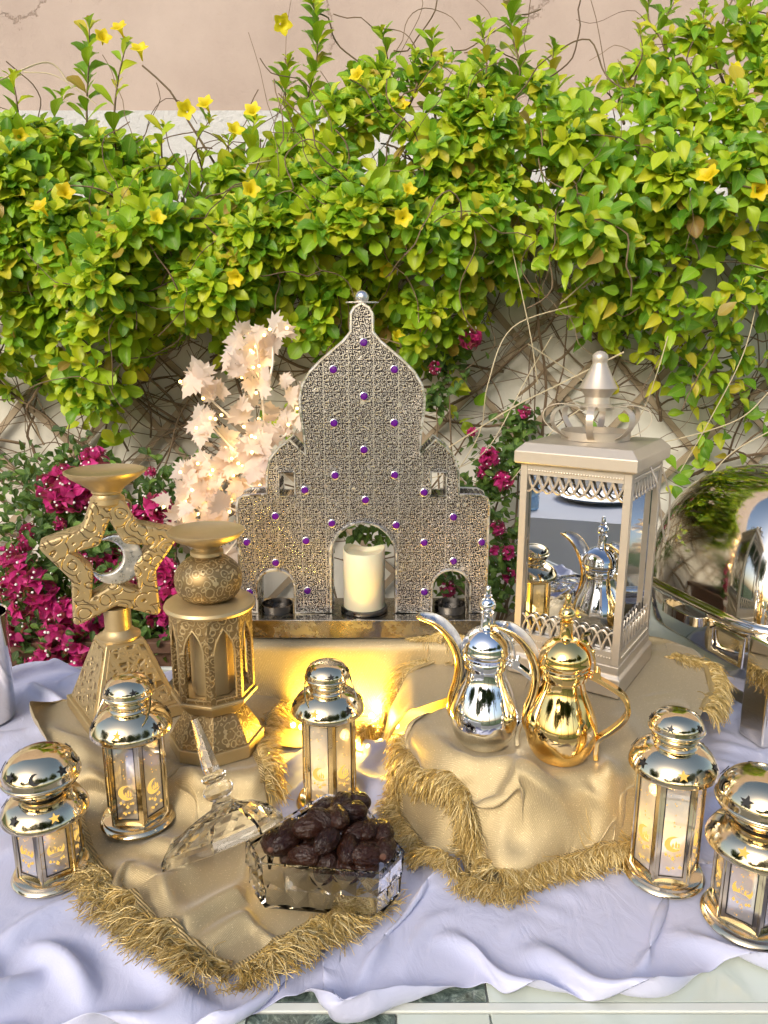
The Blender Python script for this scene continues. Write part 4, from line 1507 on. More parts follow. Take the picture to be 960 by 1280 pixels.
for i, (zx, zy, z, yaw, cap, tilt) in enumerate(dz_list):
    p = P(280 + zx / 3.84, 980 + zy / 3.84, z + 0.014)
    d = bpy.data.objects.new('date', date_meshes[i % 5])
    d.location = p
    rx = rng.uniform(-40, 40)
    d.rotation_euler = (R(rx), R(-tilt if i % 2 else tilt), R(yaw))
    if cap:
        d.rotation_euler = (0, R(-12), R(-85 + rng.uniform(-12, 12)))
        d.location.y += 0.016
        d.location.z += 0.006
    d.scale = (1.02 + rng.uniform(-.08, .08),) * 3
    link(d)
    if i == 0:
        tag(d, 'dark date with its pale round stem end facing out, at the dish left corner', 'date', 'dates in the dish')
    elif cap:
        tag(d, 'dark date in the crystal dish with its reddish stem cap showing', 'date', 'dates in the dish')
        d['group'] = 'capped dates in the dish'
    else:
        tag(d, 'glossy dark brown wrinkled date heaped in the crystal dish', 'date', 'dates in the dish')
    if cap:
        c = obj('stem_cap', cap_me, d, (0.0188, 0, 0), (0, R(90), 0))
        c.scale = (0.8, 0.8, 0.5)

# ------------------------------------------------------------------ chafing dish (right edge), steel cup (left edge)
ch = thing('chafing_dish', 'polished steel roll-top chafing dish cut off by the right picture edge', 'chafing dish', (0.80, 1.362, T + 0.004), R(16))
A_, B_ = 0.255, 0.205


def rrect(a, b, z, e=5.0, n=64):
    return [Vector((a * math.copysign(abs(math.cos(2 * PI * i / n)) ** (2 / e), math.cos(2 * PI * i / n)), b * math.copysign(abs(math.sin(2 * PI * i / n)) ** (2 / e), math.sin(2 * PI * i / n)), z)) for i in range(n)]


RZ = 0.178
MB().loft([rrect(A_ * 0.90, B_ * 0.88, RZ - 0.085), rrect(A_ * 0.93, B_ * 0.91, RZ - 0.075), rrect(A_ * 0.95, B_ * 0.94, RZ - 0.008)]).build('water_pan', 'steel', ch, angle=50)
MB().loft([rrect(A_ * 0.95, B_ * 0.94, RZ - 0.008), rrect(A_ * 1.0, B_ * 1.0, RZ - 0.006), rrect(A_ * 1.012, B_ * 1.02, RZ + 0.001), rrect(A_ * 1.0, B_ * 1.0, RZ + 0.009), rrect(A_ * 0.975, B_ * 0.965, RZ + 0.011)]).build('rim', 'steel', ch, angle=60)
rings = []
for i in range(17):
    a = PI / 2 * i / 16
    s, hgt = math.cos(a) ** 0.42, math.sin(a)
    s = max(s, 0.004)
    rings.append(rrect(A_ * 0.965 * s, B_ * 0.955 * s, RZ + 0.011 + 0.225 * hgt, 5.0 - 2.6 * i / 16))
MB().loft(rings).build('roll_top_hood', 'steel', ch, angle=70)
for sx in (-1, 1):
    for sy in (-1, 1):
        MB().strap(spline([(sx * 0.236, sy * 0.180, RZ - 0.006), (sx * 0.242, sy * 0.186, 0.08), (sx * 0.246, sy * 0.190, 0.0)], 5), 0.055, 0.022, (0, 1, 0)).build('leg', 'steel', ch, bevel=0.005)
    MB().strap(spline([(sx * 0.238, -0.18, 0.055), (sx * 0.240, 0, 0.050), (sx * 0.238, 0.18, 0.055)], 6), 0.02, 0.004, (0, 0, 1)).build('stretcher', 'steel', ch)
    MB().strap(spline([(sx * 0.240, -0.05, RZ - 0.02), (sx * 0.266, -0.045, RZ - 0.022), (sx * 0.272, 0, RZ - 0.022), (sx * 0.266, 0.045, RZ - 0.022), (sx * 0.240, 0.05, RZ - 0.02)], 5), 0.018, 0.005, (0, 0, 1)).build('handle', 'steel', ch, bevel=0.001)
    me = flat_mesh('frame_plate', [[(-0.04, -0.026), (0.04, -0.026), (0.04, 0.026), (-0.04, 0.026)], [(-0.034, -0.020), (0.034, -0.020), (0.034, 0.020), (-0.034, 0.020)]], 0.004, 'steel', 0.0008)
    o = obj('frame_plate', me, ch, (sx * 0.243, -0.10, RZ - 0.045), (0, 0, sx * R(90)))

cupp = P(-30, 905, 0.01)
uc = thing('steel_cup', 'tall brushed steel cup at the left picture edge', 'cup', (-0.704, 1.185, T + 0.005))
MB().lathe([(0.050, 0.0), (0.052, 0.003), (0.056, 0.19), (0.0575, 0.192), (0.057, 0.194), (0.0545, 0.192), (0.050, 0.01), (0.0005, 0.008)], 48).build('cup_body', 'steel', uc)
# ------------------------------------------------------------------ leaves
def leaf_geo(kind, L=1.0, seed=0):
    """leaf along +y, normal +z, folded on the midrib; returns verts, quads, uvs (per vertex)"""
    r = random.Random(seed)
    if kind == 'obovate':
        prof = [(0.0, 0.02), (0.12, 0.06), (0.32, 0.17), (0.55, 0.265), (0.76, 0.29), (0.92, 0.19), (1.0, 0.03)]
        droop = 0.16
    elif kind == 'ovate':
        prof = [(0.0, 0.02), (0.1, 0.16), (0.28, 0.31), (0.5, 0.31), (0.72, 0.21), (0.9, 0.08), (1.0, 0.01)]
        droop = 0.22
    else:                                           # bract
        prof = [(0.0, 0.05), (0.15, 0.28), (0.4, 0.40), (0.65, 0.33), (0.85, 0.16), (1.0, 0.01)]
        droop = 0.28
    vs, uv, fs = [], [], []
    tw = r.uniform(-0.12, 0.12)
    for i, (y, w) in enumerate(prof):
        z = -droop * y * y + 0.05 * math.sin(y * 3)
        cup = 0.32 * w
        for sx in (-1, -0.5, 0, 0.5, 1):
            wob = 0.02 * math.sin(y * 13 + sx * 2 + seed)
            vs.append((L * (sx * w + tw * y * y * 0.4), L * y, L * (z + cup * abs(sx) ** 1.4 + wob * abs(sx) + tw * sx * w)))
            uv.append((0.5 + sx * 0.5, y))
    for i in range(len(prof) - 1):
        for q in range(4):
            fs.append((i * 5 + q, i * 5 + q + 1, (i + 1) * 5 + q + 1, (i + 1) * 5 + q))
    return np.array(vs), fs, uv


def mesh_uv(name, vs, fs, uv, mat_name):
    me = bpy.data.meshes.new(name)
    me.from_pydata([tuple(v) for v in vs], [], fs)
    ul = me.uv_layers.new(name='UVMap')
    li = np.zeros(len(me.loops), dtype=np.int32)
    me.loops.foreach_get('vertex_index', li)
    ul.data.foreach_set('uv', np.asarray(uv, dtype=np.float32)[li].ravel())
    return finish(me, mat_name, True, 0)


def joined(name, geos, mats_, which, mat_name, parent):
    """one mesh of many leaves: geos = variants, mats_ = list of 4x4, which = variant index"""
    V, F, U = [], [], []
    b = 0
    for M, w in zip(mats_, which):
        vs, fs, uv = geos[w]
        A = np.array(M)
        V.append(vs @ A[:3, :3].T + A[:3, 3])
        F += [tuple(i + b for i in q) for q in fs]
        U += uv
        b += len(vs)
    o = obj(name, mesh_uv(name, np.concatenate(V), F, U, mat_name), parent)
    o['kind'] = 'stuff'
    return o


def leaf_matrix(base, direction, normal_hint, size):
    y = Vector(direction).normalized()
    z = Vector(normal_hint)
    z = z - y * z.dot(y)
    z = z.normalized() if z.length > 1e-4 else y.orthogonal().normalized()
    x = y.cross(z)
    M = Matrix((x, y, z)).transposed().to_4x4()
    M = M @ Matrix.Diagonal((size * rng.uniform(0.76, 1.14), size, size * rng.uniform(0.4, 1.9), 1))
    M.translation = base
    return M


def rosette(c, axis, r, n, size, out, spread=1.0):
    axis = Vector(axis).normalized()
    e1 = axis.orthogonal().normalized()
    e2 = axis.cross(e1)
    ph = r.uniform(0, 6.28)
    for i in range(n):
        a = ph + i * 2.39996
        u = i / max(1, n - 1)
        el = R(30 + 52 * u) * spread                # inner leaves stand up, outer ones lie flat
        d = axis * math.cos(el) + (e1 * math.cos(a) + e2 * math.sin(a)) * math.sin(el)
        d = d + Vector((0, 0, -0.12))
        s = size * (0.62 + 0.5 * u) * r.uniform(0.85, 1.12)
        out.append((leaf_matrix(Vector(c) - axis * 0.018 * u * (size / 0.055), d, axis + Vector((0, 0, 0.45)), s), r.randrange(3)))


# ------------------------------------------------------------------ the creeper on the wall
vine = thing('creeper_vine', 'bright green leafy creeper with yellow trumpet flowers covering the garden wall', 'vine', (0, 0, 0))
vr = random.Random(5)
upx = [-80, 0, 40, 90, 150, 200, 240, 290, 330, 380, 420, 460, 510, 560, 610, 660, 710, 750, 800, 850, 900, 960, 1040]
upy = [165, 150, 158, 165, 172, 190, 205, 200, 165, 150, 108, 75, 75, 68, 80, 92, 108, 115, 60, 38, 26, 16, 10]
lox = [-80, 0, 30, 60, 90, 120, 150, 180, 210, 250, 290, 330, 370, 410, 440, 480, 520, 560, 590, 620, 660, 700, 740, 790, 840, 880, 920, 960, 1040]
loy = [470, 480, 505, 470, 520, 545, 530, 450, 425, 435, 450, 415, 420, 455, 430, 420, 455, 440, 420, 395, 385, 400, 415, 430, 490, 520, 510, 500, 500]
leaves = []


def vine_y(px, py):
    """how far the growth stands off the wall"""
    up, lo = np.interp(px, upx, upy), np.interp(px, lox, loy)
    u = (py - up) / max(30, lo - up)
    bul = 0.30 * math.sin(PI * min(1, max(0, 0.12 + 0.80 * u))) ** 0.8
    bul += 0.12 * noise.noise(Vector((px * 0.012, py * 0.012, 1.0)))
    return WALL_Y - 0.04 - max(0.0, bul)


cnt = 0
while cnt < 1480:
    px = vr.uniform(-70, 1030)
    up, lo = np.interp(px, upx, upy), np.interp(px, lox, loy)
    py = vr.uniform(up, lo)
    dn = noise.noise(Vector((px * 0.014, py * 0.014, 4.2)))
    edge = min(1, (lo - py) / 70)
    keep = 0.60 + 1.25 * dn
    if px > 590 and px < 720 and py > 270:
        keep *= 0.34
    if 500 < px < 800 and py < 210:
        keep *= 0.55
    if 160 < px < 420 and py < 250:
        keep *= 0.6
    if px > 690 and py > 330:
        keep *= 0.62
    if vr.random() > keep * (0.45 + 0.55 * edge):
        continue
    cnt += 1
    Y = vine_y(px, py) + abs(vr.gauss(0, 0.035))
    c = Q(px, py, Y)
    right_side = px > 640
    axis = Vector((vr.gauss(0, 0.4), -1.0, 0.55 + vr.gauss(0, 0.4)))
    if py > lo - 60:
        axis = Vector((vr.gauss(0, 0.4), -0.8, -0.15 + vr.gauss(0, 0.4)))
    if right_side and vr.random() < 0.55:
        # trailing shoots with single rounder leaves
        for q in range(vr.randint(3, 5)):
            d = Vector((vr.gauss(0, 0.6), -0.5, vr.gauss(-0.5, 0.5)))
            leaves.append((leaf_matrix(c + Vector((vr.gauss(0, .035), vr.gauss(0, .02), vr.gauss(0, .035))), d, (vr.gauss(0, .4), -1, 0.5 + vr.gauss(0, .3)), vr.uniform(0.034, 0.056)), 3 + vr.randrange(2)))
    else:
        rosette(c, axis, vr, vr.randint(6, 10), vr.uniform(0.036, 0.064), leaves)
# deeper fill so that the mass reads thick
for _ in range(900):
    px = vr.uniform(-70, 1030)
    up, lo = np.interp(px, upx, upy), np.interp(px, lox, loy)
    py = vr.uniform(up + 20, lo - 25)
    if px > 590 and px < 740 and py > 230 and vr.random() < 0.8:
        continue
    Y = min(WALL_Y - 0.015, vine_y(px, py) + vr.uniform(0.05, 0.16))
    if py < np.interp(px, upx, upy) + 60:
        Y = vine_y(px, py) + vr.uniform(0.0, 0.22)
    leaves.append((leaf_matrix(Q(px, py, Y), (vr.gauss(0, .7), -0.5, vr.gauss(0, .7)), (vr.gauss(0, .5), -1, 0.6), vr.uniform(0.045, 0.07)), vr.randrange(5)))
# growth lying over the wall's crest
for _ in range(620):
    px, py = vr.uniform(-70, 1030), vr.uniform(205, 300)
    leaves.append((leaf_matrix(Q(px, py, vr.uniform(1.98, 2.14)), (vr.gauss(0, .7), -0.5, vr.gauss(0.1, .7)), (vr.gauss(0, .5), -1, 0.6), vr.uniform(0.045, 0.075)), vr.randrange(5)))
# upright shoots on top of the wall: base px, tip px
shoots = [((118, 190), (112, 28), 1), ((150, 200), (158, 55), 0), ((385, 190), (392, 4), 2), ((365, 200), (360, 75), 2), ((20, 175), (15, 95), 0), ((75, 190), (78, 120), 0), ((480, 130), (478, 40), 1),
          ((545, 130), (540, 45), 1), ((612, 150), (600, 30), 1), ((636, 120), (645, -10), 2), ((690, 150), (692, 60), 1), ((455, 150), (440, 90), 1), ((780, 130), (800, 40), 0), ((838, 60), (812, -10), 0),
          ((905, 80), (880, 10), 1), ((940, 60), (935, -15), 1), ((215, 215), (205, 160), 0), ((240, 230), (262, 150), 0), ((320, 230), (318, 150), 1), ((510, 110), (520, 70), 1), ((300, 225), (285, 175), 0),
          ((790, 90), (850, -10), 1), ((720, 160), (735, 105), 0), ((860, 90), (930, 0), 1)]
stem = MB()
for (bx_, by_), (tx_, ty_), dense in shoots:
    Yb = 2.02 + vr.uniform(-0.08, 0.12)
    a, b = Q(bx_, by_ + 25, Yb), Q(tx_, ty_, Yb + vr.uniform(-0.05, 0.05))
    pts = spline([a, a.lerp(b, 0.35) + Vector((vr.gauss(0, .012), vr.gauss(0, .02), 0)), a.lerp(b, 0.7) + Vector((vr.gauss(0, .012), vr.gauss(0, .02), 0)), b], 6)
    stem.tube(pts, list(np.linspace(0.0038, 0.0012, len(pts))), 5)
    L = (b - a).length
    nl = int(L / (0.020 if dense == 0 else 0.011 if dense == 1 else 0.0075))
    for q in range(nl):
        u = (q + 0.5) / nl
        if u < 0.12:
            continue
        p = pts[int(u * (len(pts) - 1))]
        a_ = q * 2.4 + bx_
        t_ = (b - a).normalized()
        d = Vector((math.cos(a_), math.sin(a_), 0)) * 0.9 + t_ * (0.55 + 0.6 * u)
        leaves.append((leaf_matrix(p, d, t_ * 0.9 + Vector((0, -0.5, 0)), vr.uniform(0.055, 0.085) * (1 - 0.35 * u)), vr.randrange(3)))
    rosette(b, t_ + Vector((0, -0.3, 0)), vr, 4, 0.03, leaves, 0.6)
# hanging tips and stray leaves low on the wall
for (px, py, n_) in ((125, 520, 3), (112, 490, 3), (60, 470, 2), (530, 440, 3), (560, 490, 2), (565, 515, 1), (745, 385, 2), (760, 430, 2), (770, 470, 1), (860, 560, 3), (850, 600, 2), (905, 585, 2), (880, 540, 2), (940, 520, 3), (745, 520, 1), (270, 590, 1), (150, 570, 2), (335, 560, 2), (345, 520, 3)):
    for q in range(n_ * 3):
        c = Q(px + vr.gauss(0, 14), py + vr.gauss(0, 14), 2.06 + vr.gauss(0, 0.03))
        leaves.append((leaf_matrix(c, (vr.gauss(0, .7), -0.5, vr.gauss(-0.3, .6)), (vr.gauss(0, .4), -1, 0.5), vr.uniform(0.035, 0.055)), 3 + vr.randrange(2)))

GEOS = [leaf_geo('obovate', 1, 0), leaf_geo('obovate', 1, 1), leaf_geo('obovate', 1, 2), leaf_geo('ovate', 1, 3), leaf_geo('ovate', 1, 4)]
LEAF_ME = [mesh_uv('leaf', *g_, 'vine_leaf') for g_ in GEOS]


def show(M):
    p = M.translation
    d = Vector((0, 0, CAM_H)) - p
    if abs(p.x / p.y) > 0.50 or p.z - CAM_H > p.y * 0.40:
        return -1
    return M.to_scale().y / p.y - 0.05 * max(0, p.y - 1.85)


leaves.sort(key=lambda e: -show(e[0]))
for M, w in leaves[:300]:
    o = obj('leaf', LEAF_ME[w], vine)
    o.matrix_local = M
joined('foliage', GEOS, [e[0] for e in leaves[300:]], [e[1] for e in leaves[300:]], 'vine_leaf', vine)

# stems over the wall
for i in range(240):
    px = vr.uniform(-60, 1020)
    lo = np.interp(px, lox, loy)
    py0 = vr.uniform(lo - 60, 700 if px < 640 else 640)
    a0 = R(vr.choice((-1, 1)) * vr.uniform(25, 80)) if vr.random() < 0.75 else R(vr.uniform(-180, 180))
    p = Q(px, py0, WALL_Y - vr.uniform(0.02, 0.07))
    L = vr.uniform(0.25, 0.95)
    pts, hd = [p], a0
    for s in range(9):
        hd += vr.gauss(0, 0.22)
        p = p + Vector((math.sin(hd), 0, math.cos(hd))) * (L / 9)
        p.y = min(WALL_Y - 0.012, max(WALL_Y - 0.13, p.y + vr.gauss(0, 0.014)))
        pts.append(p.copy())
    rad = vr.choice((0.0012, 0.0014, 0.0018, 0.0022, 0.0032, 0.005))
    stem.tube(spline(pts, 2), list(np.linspace(rad, rad * 0.5, 19)), 5)
for i in range(260):                                 # dry tangle inside the growth
    px, py = vr.uniform(-40, 1000), 0
    up, lo = np.interp(px, upx, upy), np.interp(px, lox, loy)
    py = vr.uniform(up - 15, lo)
    p = Q(px, py, vine_y(px, py) + vr.uniform(-0.01, 0.12))
    hd = vr.uniform(0, 6.28)
    pts = [p]
    for s in range(7):
        hd += vr.gauss(0, 0.45)
        p = p + Vector((math.sin(hd), vr.gauss(0, 0.3), math.cos(hd))) * 0.035
        pts.append(p.copy())
    stem.tube(spline(pts, 2), vr.uniform(0.0008, 0.0020), 4)
so = stem.build('stems', 'bark', vine)
so['kind'] = 'stuff'
straw = MB()
for pth in ([(690, 420), (660, 470), (610, 560), (560, 590), (530, 600)], [(720, 380), (640, 410), (610, 480), (600, 540), (565, 600)], [(640, 310), (655, 380), (665, 430), (672, 480)], [(780, 440), (700, 480), (640, 510), (560, 560)],
            [(660, 430), (720, 470), (760, 500)], [(820, 555), (880, 540), (930, 520), (970, 480)], [(700, 380), (760, 330), (830, 300), (900, 310)], [(610, 330), (680, 300), (760, 300)], [(760, 560), (800, 520), (820, 470), (835, 420)],
            [(850, 590), (890, 520), (930, 440), (950, 360)], [(530, 330), (580, 280), (640, 260)], [(820, 100), (880, 160), (930, 250)], [(700, 210), (760, 200), (810, 160)], [(0, 100), (60, 78), (90, 110)], [(30, 90), (70, 95), (120, 130)],
            [(310, 205), (360, 200), (420, 215)], [(350, 190), (390, 205), (380, 225)], [(870, 620), (910, 570), (960, 540)], [(640, 600), (690, 540), (740, 500)]):
    y0 = 1.86 if pth[0][1] > 250 else 1.98
    straw.tube(spline([Q(x, y, y0 + vr.gauss(0, 0.02)) for x, y in pth], 7), vr.uniform(0.0012, 0.0024), 5)
so = straw.build('dry_runners', 'straw', vine)
so['kind'] = 'stuff'

# yellow trumpet flowers
vs, fs, uv = [], [], []
prof = [(0.05, 0.0), (0.09, 0.25), (0.14, 0.5), (0.26, 0.75), (0.42, 0.92), (0.60, 1.0)]
NP = 20
for i, (r_, z_) in enumerate(prof):
    for j in range(NP):
        a = 2 * PI * j / NP
        lob = 1 + (0.20 * math.cos(5 * a) if i == 5 else 0.08 * math.cos(5 * a) if i == 4 else 0)
        vs.append((r_ * lob * math.cos(a), r_ * lob * math.sin(a), z_ - (0.10 * (1 - math.cos(5 * a)) * 0.5 if i == 5 else 0)))
        uv.append((j / NP, z_))
for i in range(len(prof) - 1):
    for j in range(NP):
        fs.append((i * NP + j, i * NP + (j + 1) % NP, (i + 1) * NP + (j + 1) % NP, (i + 1) * NP + j))
fl_me = mesh_uv('trumpet_flower', np.array(vs), fs, uv, 'yellow_petal')
for (px, py) in ((155, 48), (178, 76), (24, 172), (80, 248), (60, 270), (234, 140), (262, 141), (292, 174), (320, 149), (350, 30), (452, 102), (300, 343), (503, 273), (508, 246), (492, 425), (912, 100), (890, 231), (946, 160), (498, 144), (195, 280), (128, 56), (312, 243), (945, 240), (484, 345)):
    c = Q(px, py, (vine_y(px, py) if py > 200 else 1.98) - 0.035)
    o = obj('trumpet_flower', fl_me, vine)
    d = Vector((vr.gauss(0, 0.5), -1.0, 0.35 + vr.gauss(0, 0.35)))
    M = d.to_track_quat('Z', 'Y').to_matrix().to_4x4() @ Matrix.Scale(vr.uniform(0.027, 0.035), 4)
    M.translation = c
    o.matrix_local = M

# ------------------------------------------------------------------ bougainvillea
BG = [leaf_geo('ovate', 1, 8), leaf_geo('ovate', 1, 9)]
BR = [leaf_geo('bract', 1, 5), leaf_geo('bract', 1, 6)]
cluster_me = []
for s in range(4):
    r = random.Random(60 + s)
    V, F, U = [], [], []
    for q in range(22):
        d = Vector((r.gauss(0, 1), r.gauss(0, 1), r.gauss(0, 1))).normalized()
        c = d * 0.020 * r.uniform(0.5, 1.0)
        e1 = d.orthogonal().normalized()
        for t3 in range(3):
            a = t3 * 2.09 + r.uniform(0, 6)
            dd = d * 0.8 + (Matrix.Rotation(a, 3, d) @ e1) * 0.9
            M = np.array(leaf_matrix(c, dd, d + Vector((0, 0, .3)), r.uniform(0.017, 0.024)))
            vs, fs, uv = BR[t3 % 2]
            b = sum(len(x) for x in V)
            V.append(vs @ M[:3, :3].T + M[:3, 3])
            F += [tuple(i + b for i in f_) for f_ in fs]
            U += uv
    cluster_me.append(mesh_uv('flower_cluster', np.concatenate(V), F, U, 'bract'))
st_me = []
for s in range(2):
    r = random.Random(90 + s)
    mb = MB()
    for q in range(6):
        d = Vector((r.gauss(0, 1), -abs(r.gauss(0.6, 0.6)), r.gauss(0.2, 0.8))).normalized()
        mb.ball(d * r.uniform(0.028, 0.036), 0.0024, 4)
    st_me.append(mb.mesh('stamens', 'stamen'))


def bougainvillea(label, root, blobs, clusters, seed, nleaf):
    r = random.Random(seed)
    t = thing('bougainvillea', label, 'shrub', root)
    lv = []
    stems = MB()
    O = Vector(root)
    tot = sum(w for *_, w in blobs)
    for (px, py, Y, rad, w) in blobs:
        c = Q(px, py, Y)
        stems.tube(spline([Vector((0, 0, 0)), (c - O) * 0.45 + Vector((r.gauss(0, .05), r.gauss(0, .03), .03)), c - O], 6), list(np.linspace(0.006, 0.0015, 13)), 5)
        for q in range(int(nleaf * w / tot)):
            p = c + Vector((r.gauss(0, rad), r.gauss(0, rad * 0.7), r.gauss(0, rad)))
            lv.append((leaf_matrix(p - O, (r.gauss(0, .8), -0.35, r.gauss(0, .8)), (r.gauss(0, .5), -0.8, 0.8), r.uniform(0.018, 0.031)), r.randrange(2)))
    stems.build('stems', 'bark', t)['kind'] = 'stuff'
    joined('foliage', BG, [e[0] for e in lv], [e[1] for e in lv], 'bush_leaf', t)
    for i, (px, py, Y, s) in enumerate(clusters):
        o = obj('flower_cluster', cluster_me[i % 4], t, Q(px, py, Y) - O, (r.uniform(-1, 1), r.uniform(-1, 1), r.uniform(-3, 3)))
        o.scale = (s * 1.15,) * 3
        m = obj('stamens', st_me[i % 2], o)
        m.rotation_euler = (-o.rotation_euler[0], 0, -o.rotation_euler[2])
        m['kind'] = 'stuff'


pot_l = Vector((-0.62, 1.80, 0.60))
bougainvillea('magenta bougainvillea bush growing behind the star candlestick', pot_l,
              [(60, 640, 1.74, .07, 3), (110, 640, 1.74, .06, 3), (40, 720, 1.70, .07, 3), (100, 700, 1.72, .07, 3), (60, 780, 1.68, .07, 3), (130, 760, 1.70, .07, 3), (190, 650, 1.76, .05, 2), (205, 740, 1.74, .06, 2),
               (150, 690, 1.76, .06, 2), (20, 600, 1.78, .04, 0.6), (215, 610, 1.8, .04, 1), (90, 590, 1.78, .04, 1.5), (200, 800, 1.7, .05, 2), (20, 820, 1.68, .05, 2)],
              [(118, 577, 1.70, 1.0), (80, 598, 1.68, 1.0), (62, 608, 1.68, .9), (92, 620, 1.67, 1.1), (72, 622, 1.67, 1.0), (108, 625, 1.68, .8), (112, 572, 1.7, .7), (196, 632, 1.68, 1.0), (205, 655, 1.7, .9), (190, 650, 1.7, .8), (212, 668, 1.7, .9),
               (30, 715, 1.62, 1.2), (50, 735, 1.62, 1.15), (15, 735, 1.62, 1.0), (62, 760, 1.63, 1.0), (75, 790, 1.62, 1.3), (100, 800, 1.62, 1.3), (60, 820, 1.62, 1.0), (45, 835, 1.62, .9), (85, 845, 1.62, .9), (20, 790, 1.62, 1.0),
               (98, 695, 1.66, .7), (118, 708, 1.66, .7), (30, 680, 1.66, .6), (8, 695, 1.64, .8), (35, 665, 1.68, .6), (205, 715, 1.68, 1.1), (215, 745, 1.68, 1.1), (200, 770, 1.68, .9), (210, 805, 1.68, .8), (128, 725, 1.66, .8),
               (75, 655, 1.68, .5), (118, 770, 1.62, 1.1), (105, 830, 1.62, 1.0), (150, 800, 1.66, .8), (188, 590, 1.76, .4), (165, 640, 1.7, .8), (160, 720, 1.7, 1.0), (140, 700, 1.7, .9), (82, 762, 1.62, 1.0), (30, 760, 1.62, .9),
               (45, 862, 1.45, .45)], 21, 3000)
bougainvillea('thin bougainvillea branches with a few magenta blooms behind the palace holder', Vector((0.30, 1.95, 0.55)),
              [(620, 600, 1.95, .045, 2), (645, 560, 1.97, .035, 1.5), (600, 625, 1.93, .035, 1.5), (630, 690, 1.93, .04, 2), (560, 460, 2.0, .03, 1), (545, 500, 2.0, .02, .6), (465, 655, 1.9, .04, 2), (560, 720, 1.9, .04, 1.5), (615, 730, 1.92, .05, 2), (650, 530, 1.98, .025, 1)],
              [(588, 423, 1.93, .8), (612, 572, 1.9, .8), (628, 600, 1.9, .8), (603, 590, 1.92, .5), (544, 460, 1.95, .5), (656, 515, 1.95, .5), (622, 660, 1.9, .6), (635, 690, 1.9, .6), (560, 735, 1.88, .7), (618, 690, 1.9, .5), (590, 540, 1.95, .4), (638, 720, 1.9, .6)], 33, 1200)
pb = thing('planter_box', 'dark brown planter box below the bougainvillea', 'planter', (-0.72, 1.78, 0))
MB().loft([[(sx * a, sy * b, z) for sx, sy in ((-1, -1), (1, -1), (1, 1), (-1, 1))] for a, b, z in ((0.30, 0.12, 0.004), (0.34, 0.14, 0.68), (0.355, 0.155, 0.68), (0.355, 0.155, 0.71), (0.325, 0.125, 0.71), (0.32, 0.12, 0.66))]).build('box', 'planter_brown', pb, bevel=0.004)
MB().box((0, 0, 0.66), (0.62, 0.22, 0.02)).build('soil', 'soil', pb)

# ------------------------------------------------------------------ lit maple branch tree
LT = Vector((-0.20, 1.50, T))
lt = thing('light_tree', 'white artificial maple branch with warm fairy lights beside the palace holder', 'light branch', LT)
mp = [(0, -0.02), (0.10, 0.02), (0.30, -0.10), (0.28, 0.06), (0.56, 0.08), (0.42, 0.20), (0.62, 0.42), (0.38, 0.38), (0.42, 0.58), (0.26, 0.52), (0.20, 0.72), (0.12, 0.74), (0.0, 1.0)]
mp = mp + [(-x, y) for x, y in reversed(mp[1:-1])]
maple = []
for s in range(3):
    r = random.Random(s)
    vs = [(0, 0.30, 0.0)] + [(x * 1.05, y, 0.10 * (x * x + (y - .3) ** 2) * (1 if s else -1) + 0.06 * math.sin(5 * x + s) - 0.05 * abs(x)) for x, y in mp]
    fs = [(0, i + 1, (i + 1) % len(mp) + 1) for i in range(len(mp))]
    uv = [(0.5 + v[0] * 0.5, v[1]) for v in vs]
    maple.append(mesh_uv('maple_leaf', np.array(vs), fs, uv, 'maple_fabric'))
bulb_me = MB().ball((0, 0, 0), 0.0032, 6).mesh('bulb', 'warm_bulb')
lr_ = random.Random(77)
br = [[(372, 700), (345, 620), (335, 560), (328, 500), (322, 440), (318, 412)], [(345, 620), (320, 585), (290, 560), (262, 530), (245, 520)], [(335, 560), (300, 530), (275, 510), (250, 485), (246, 478)],
      [(328, 500), (340, 460), (341, 420), (346, 408)], [(345, 630), (300, 600), (260, 595), (225, 592)], [(350, 650), (300, 640), (250, 620), (222, 618)], [(360, 680), (300, 665), (250, 650), (225, 650)],
      [(335, 560), (360, 540), (372, 505), (380, 500)], [(340, 590), (365, 575), (385, 570)], [(350, 640), (330, 610), (318, 580), (310, 545)], [(355, 650), (290, 625), (265, 640), (245, 665)], [(325, 480), (310, 455), (305, 440)],
      [(355, 660), (320, 650), (285, 690), (270, 700)], [(340, 600), (300, 570), (280, 590), (255, 570)]]
bm_ = MB()
k_ = 0
for bi, path in enumerate(br):
    yo = lr_.uniform(-0.05, 0.05)
    pts = spline([Q(x, y, 1.50 + (yo * min(1, i / 2)) + lr_.gauss(0, 0.012)) for i, (x, y) in enumerate(path)], 6)
    bm_.tube([p - LT for p in pts], list(np.linspace(0.005 if bi == 0 else 0.003, 0.0014, len(pts))), 6)
    for q in range(3 if bi else 2, len(pts)):
        if q % 2 and q < len(pts) - 3 and lr_.random() < 0.75:
            continue
        for rep in range(2 if bi in (4, 5, 9) else 1):
            p = pts[q] + Vector((lr_.gauss(0, .014), lr_.gauss(0, .022), lr_.gauss(0, .014)))
            M = leaf_matrix(p - LT, (lr_.gauss(0, 1), -0.3, lr_.gauss(0.1, .9)), (lr_.gauss(0, .5), -1, lr_.gauss(0.2, .4)), lr_.uniform(0.036, 0.052))
            o = obj('maple_leaf', maple[lr_.randrange(3)], lt)
            o.matrix_local = M
        k_ += 1
        if q % 3 == 0:
            obj('bulb', bulb_me, lt, pts[q] - LT + Vector((lr_.gauss(0, .012), -0.018 - abs(lr_.gauss(0, .012)), lr_.gauss(0, .012))))
bm_.tube([Vector((0.035, 0.0, 0.004)), Vector((0.03, 0, 0.08)), Q(372, 700, 1.50) - LT], 0.006, 7)
bm_.build('branches', 'white_bark', lt)
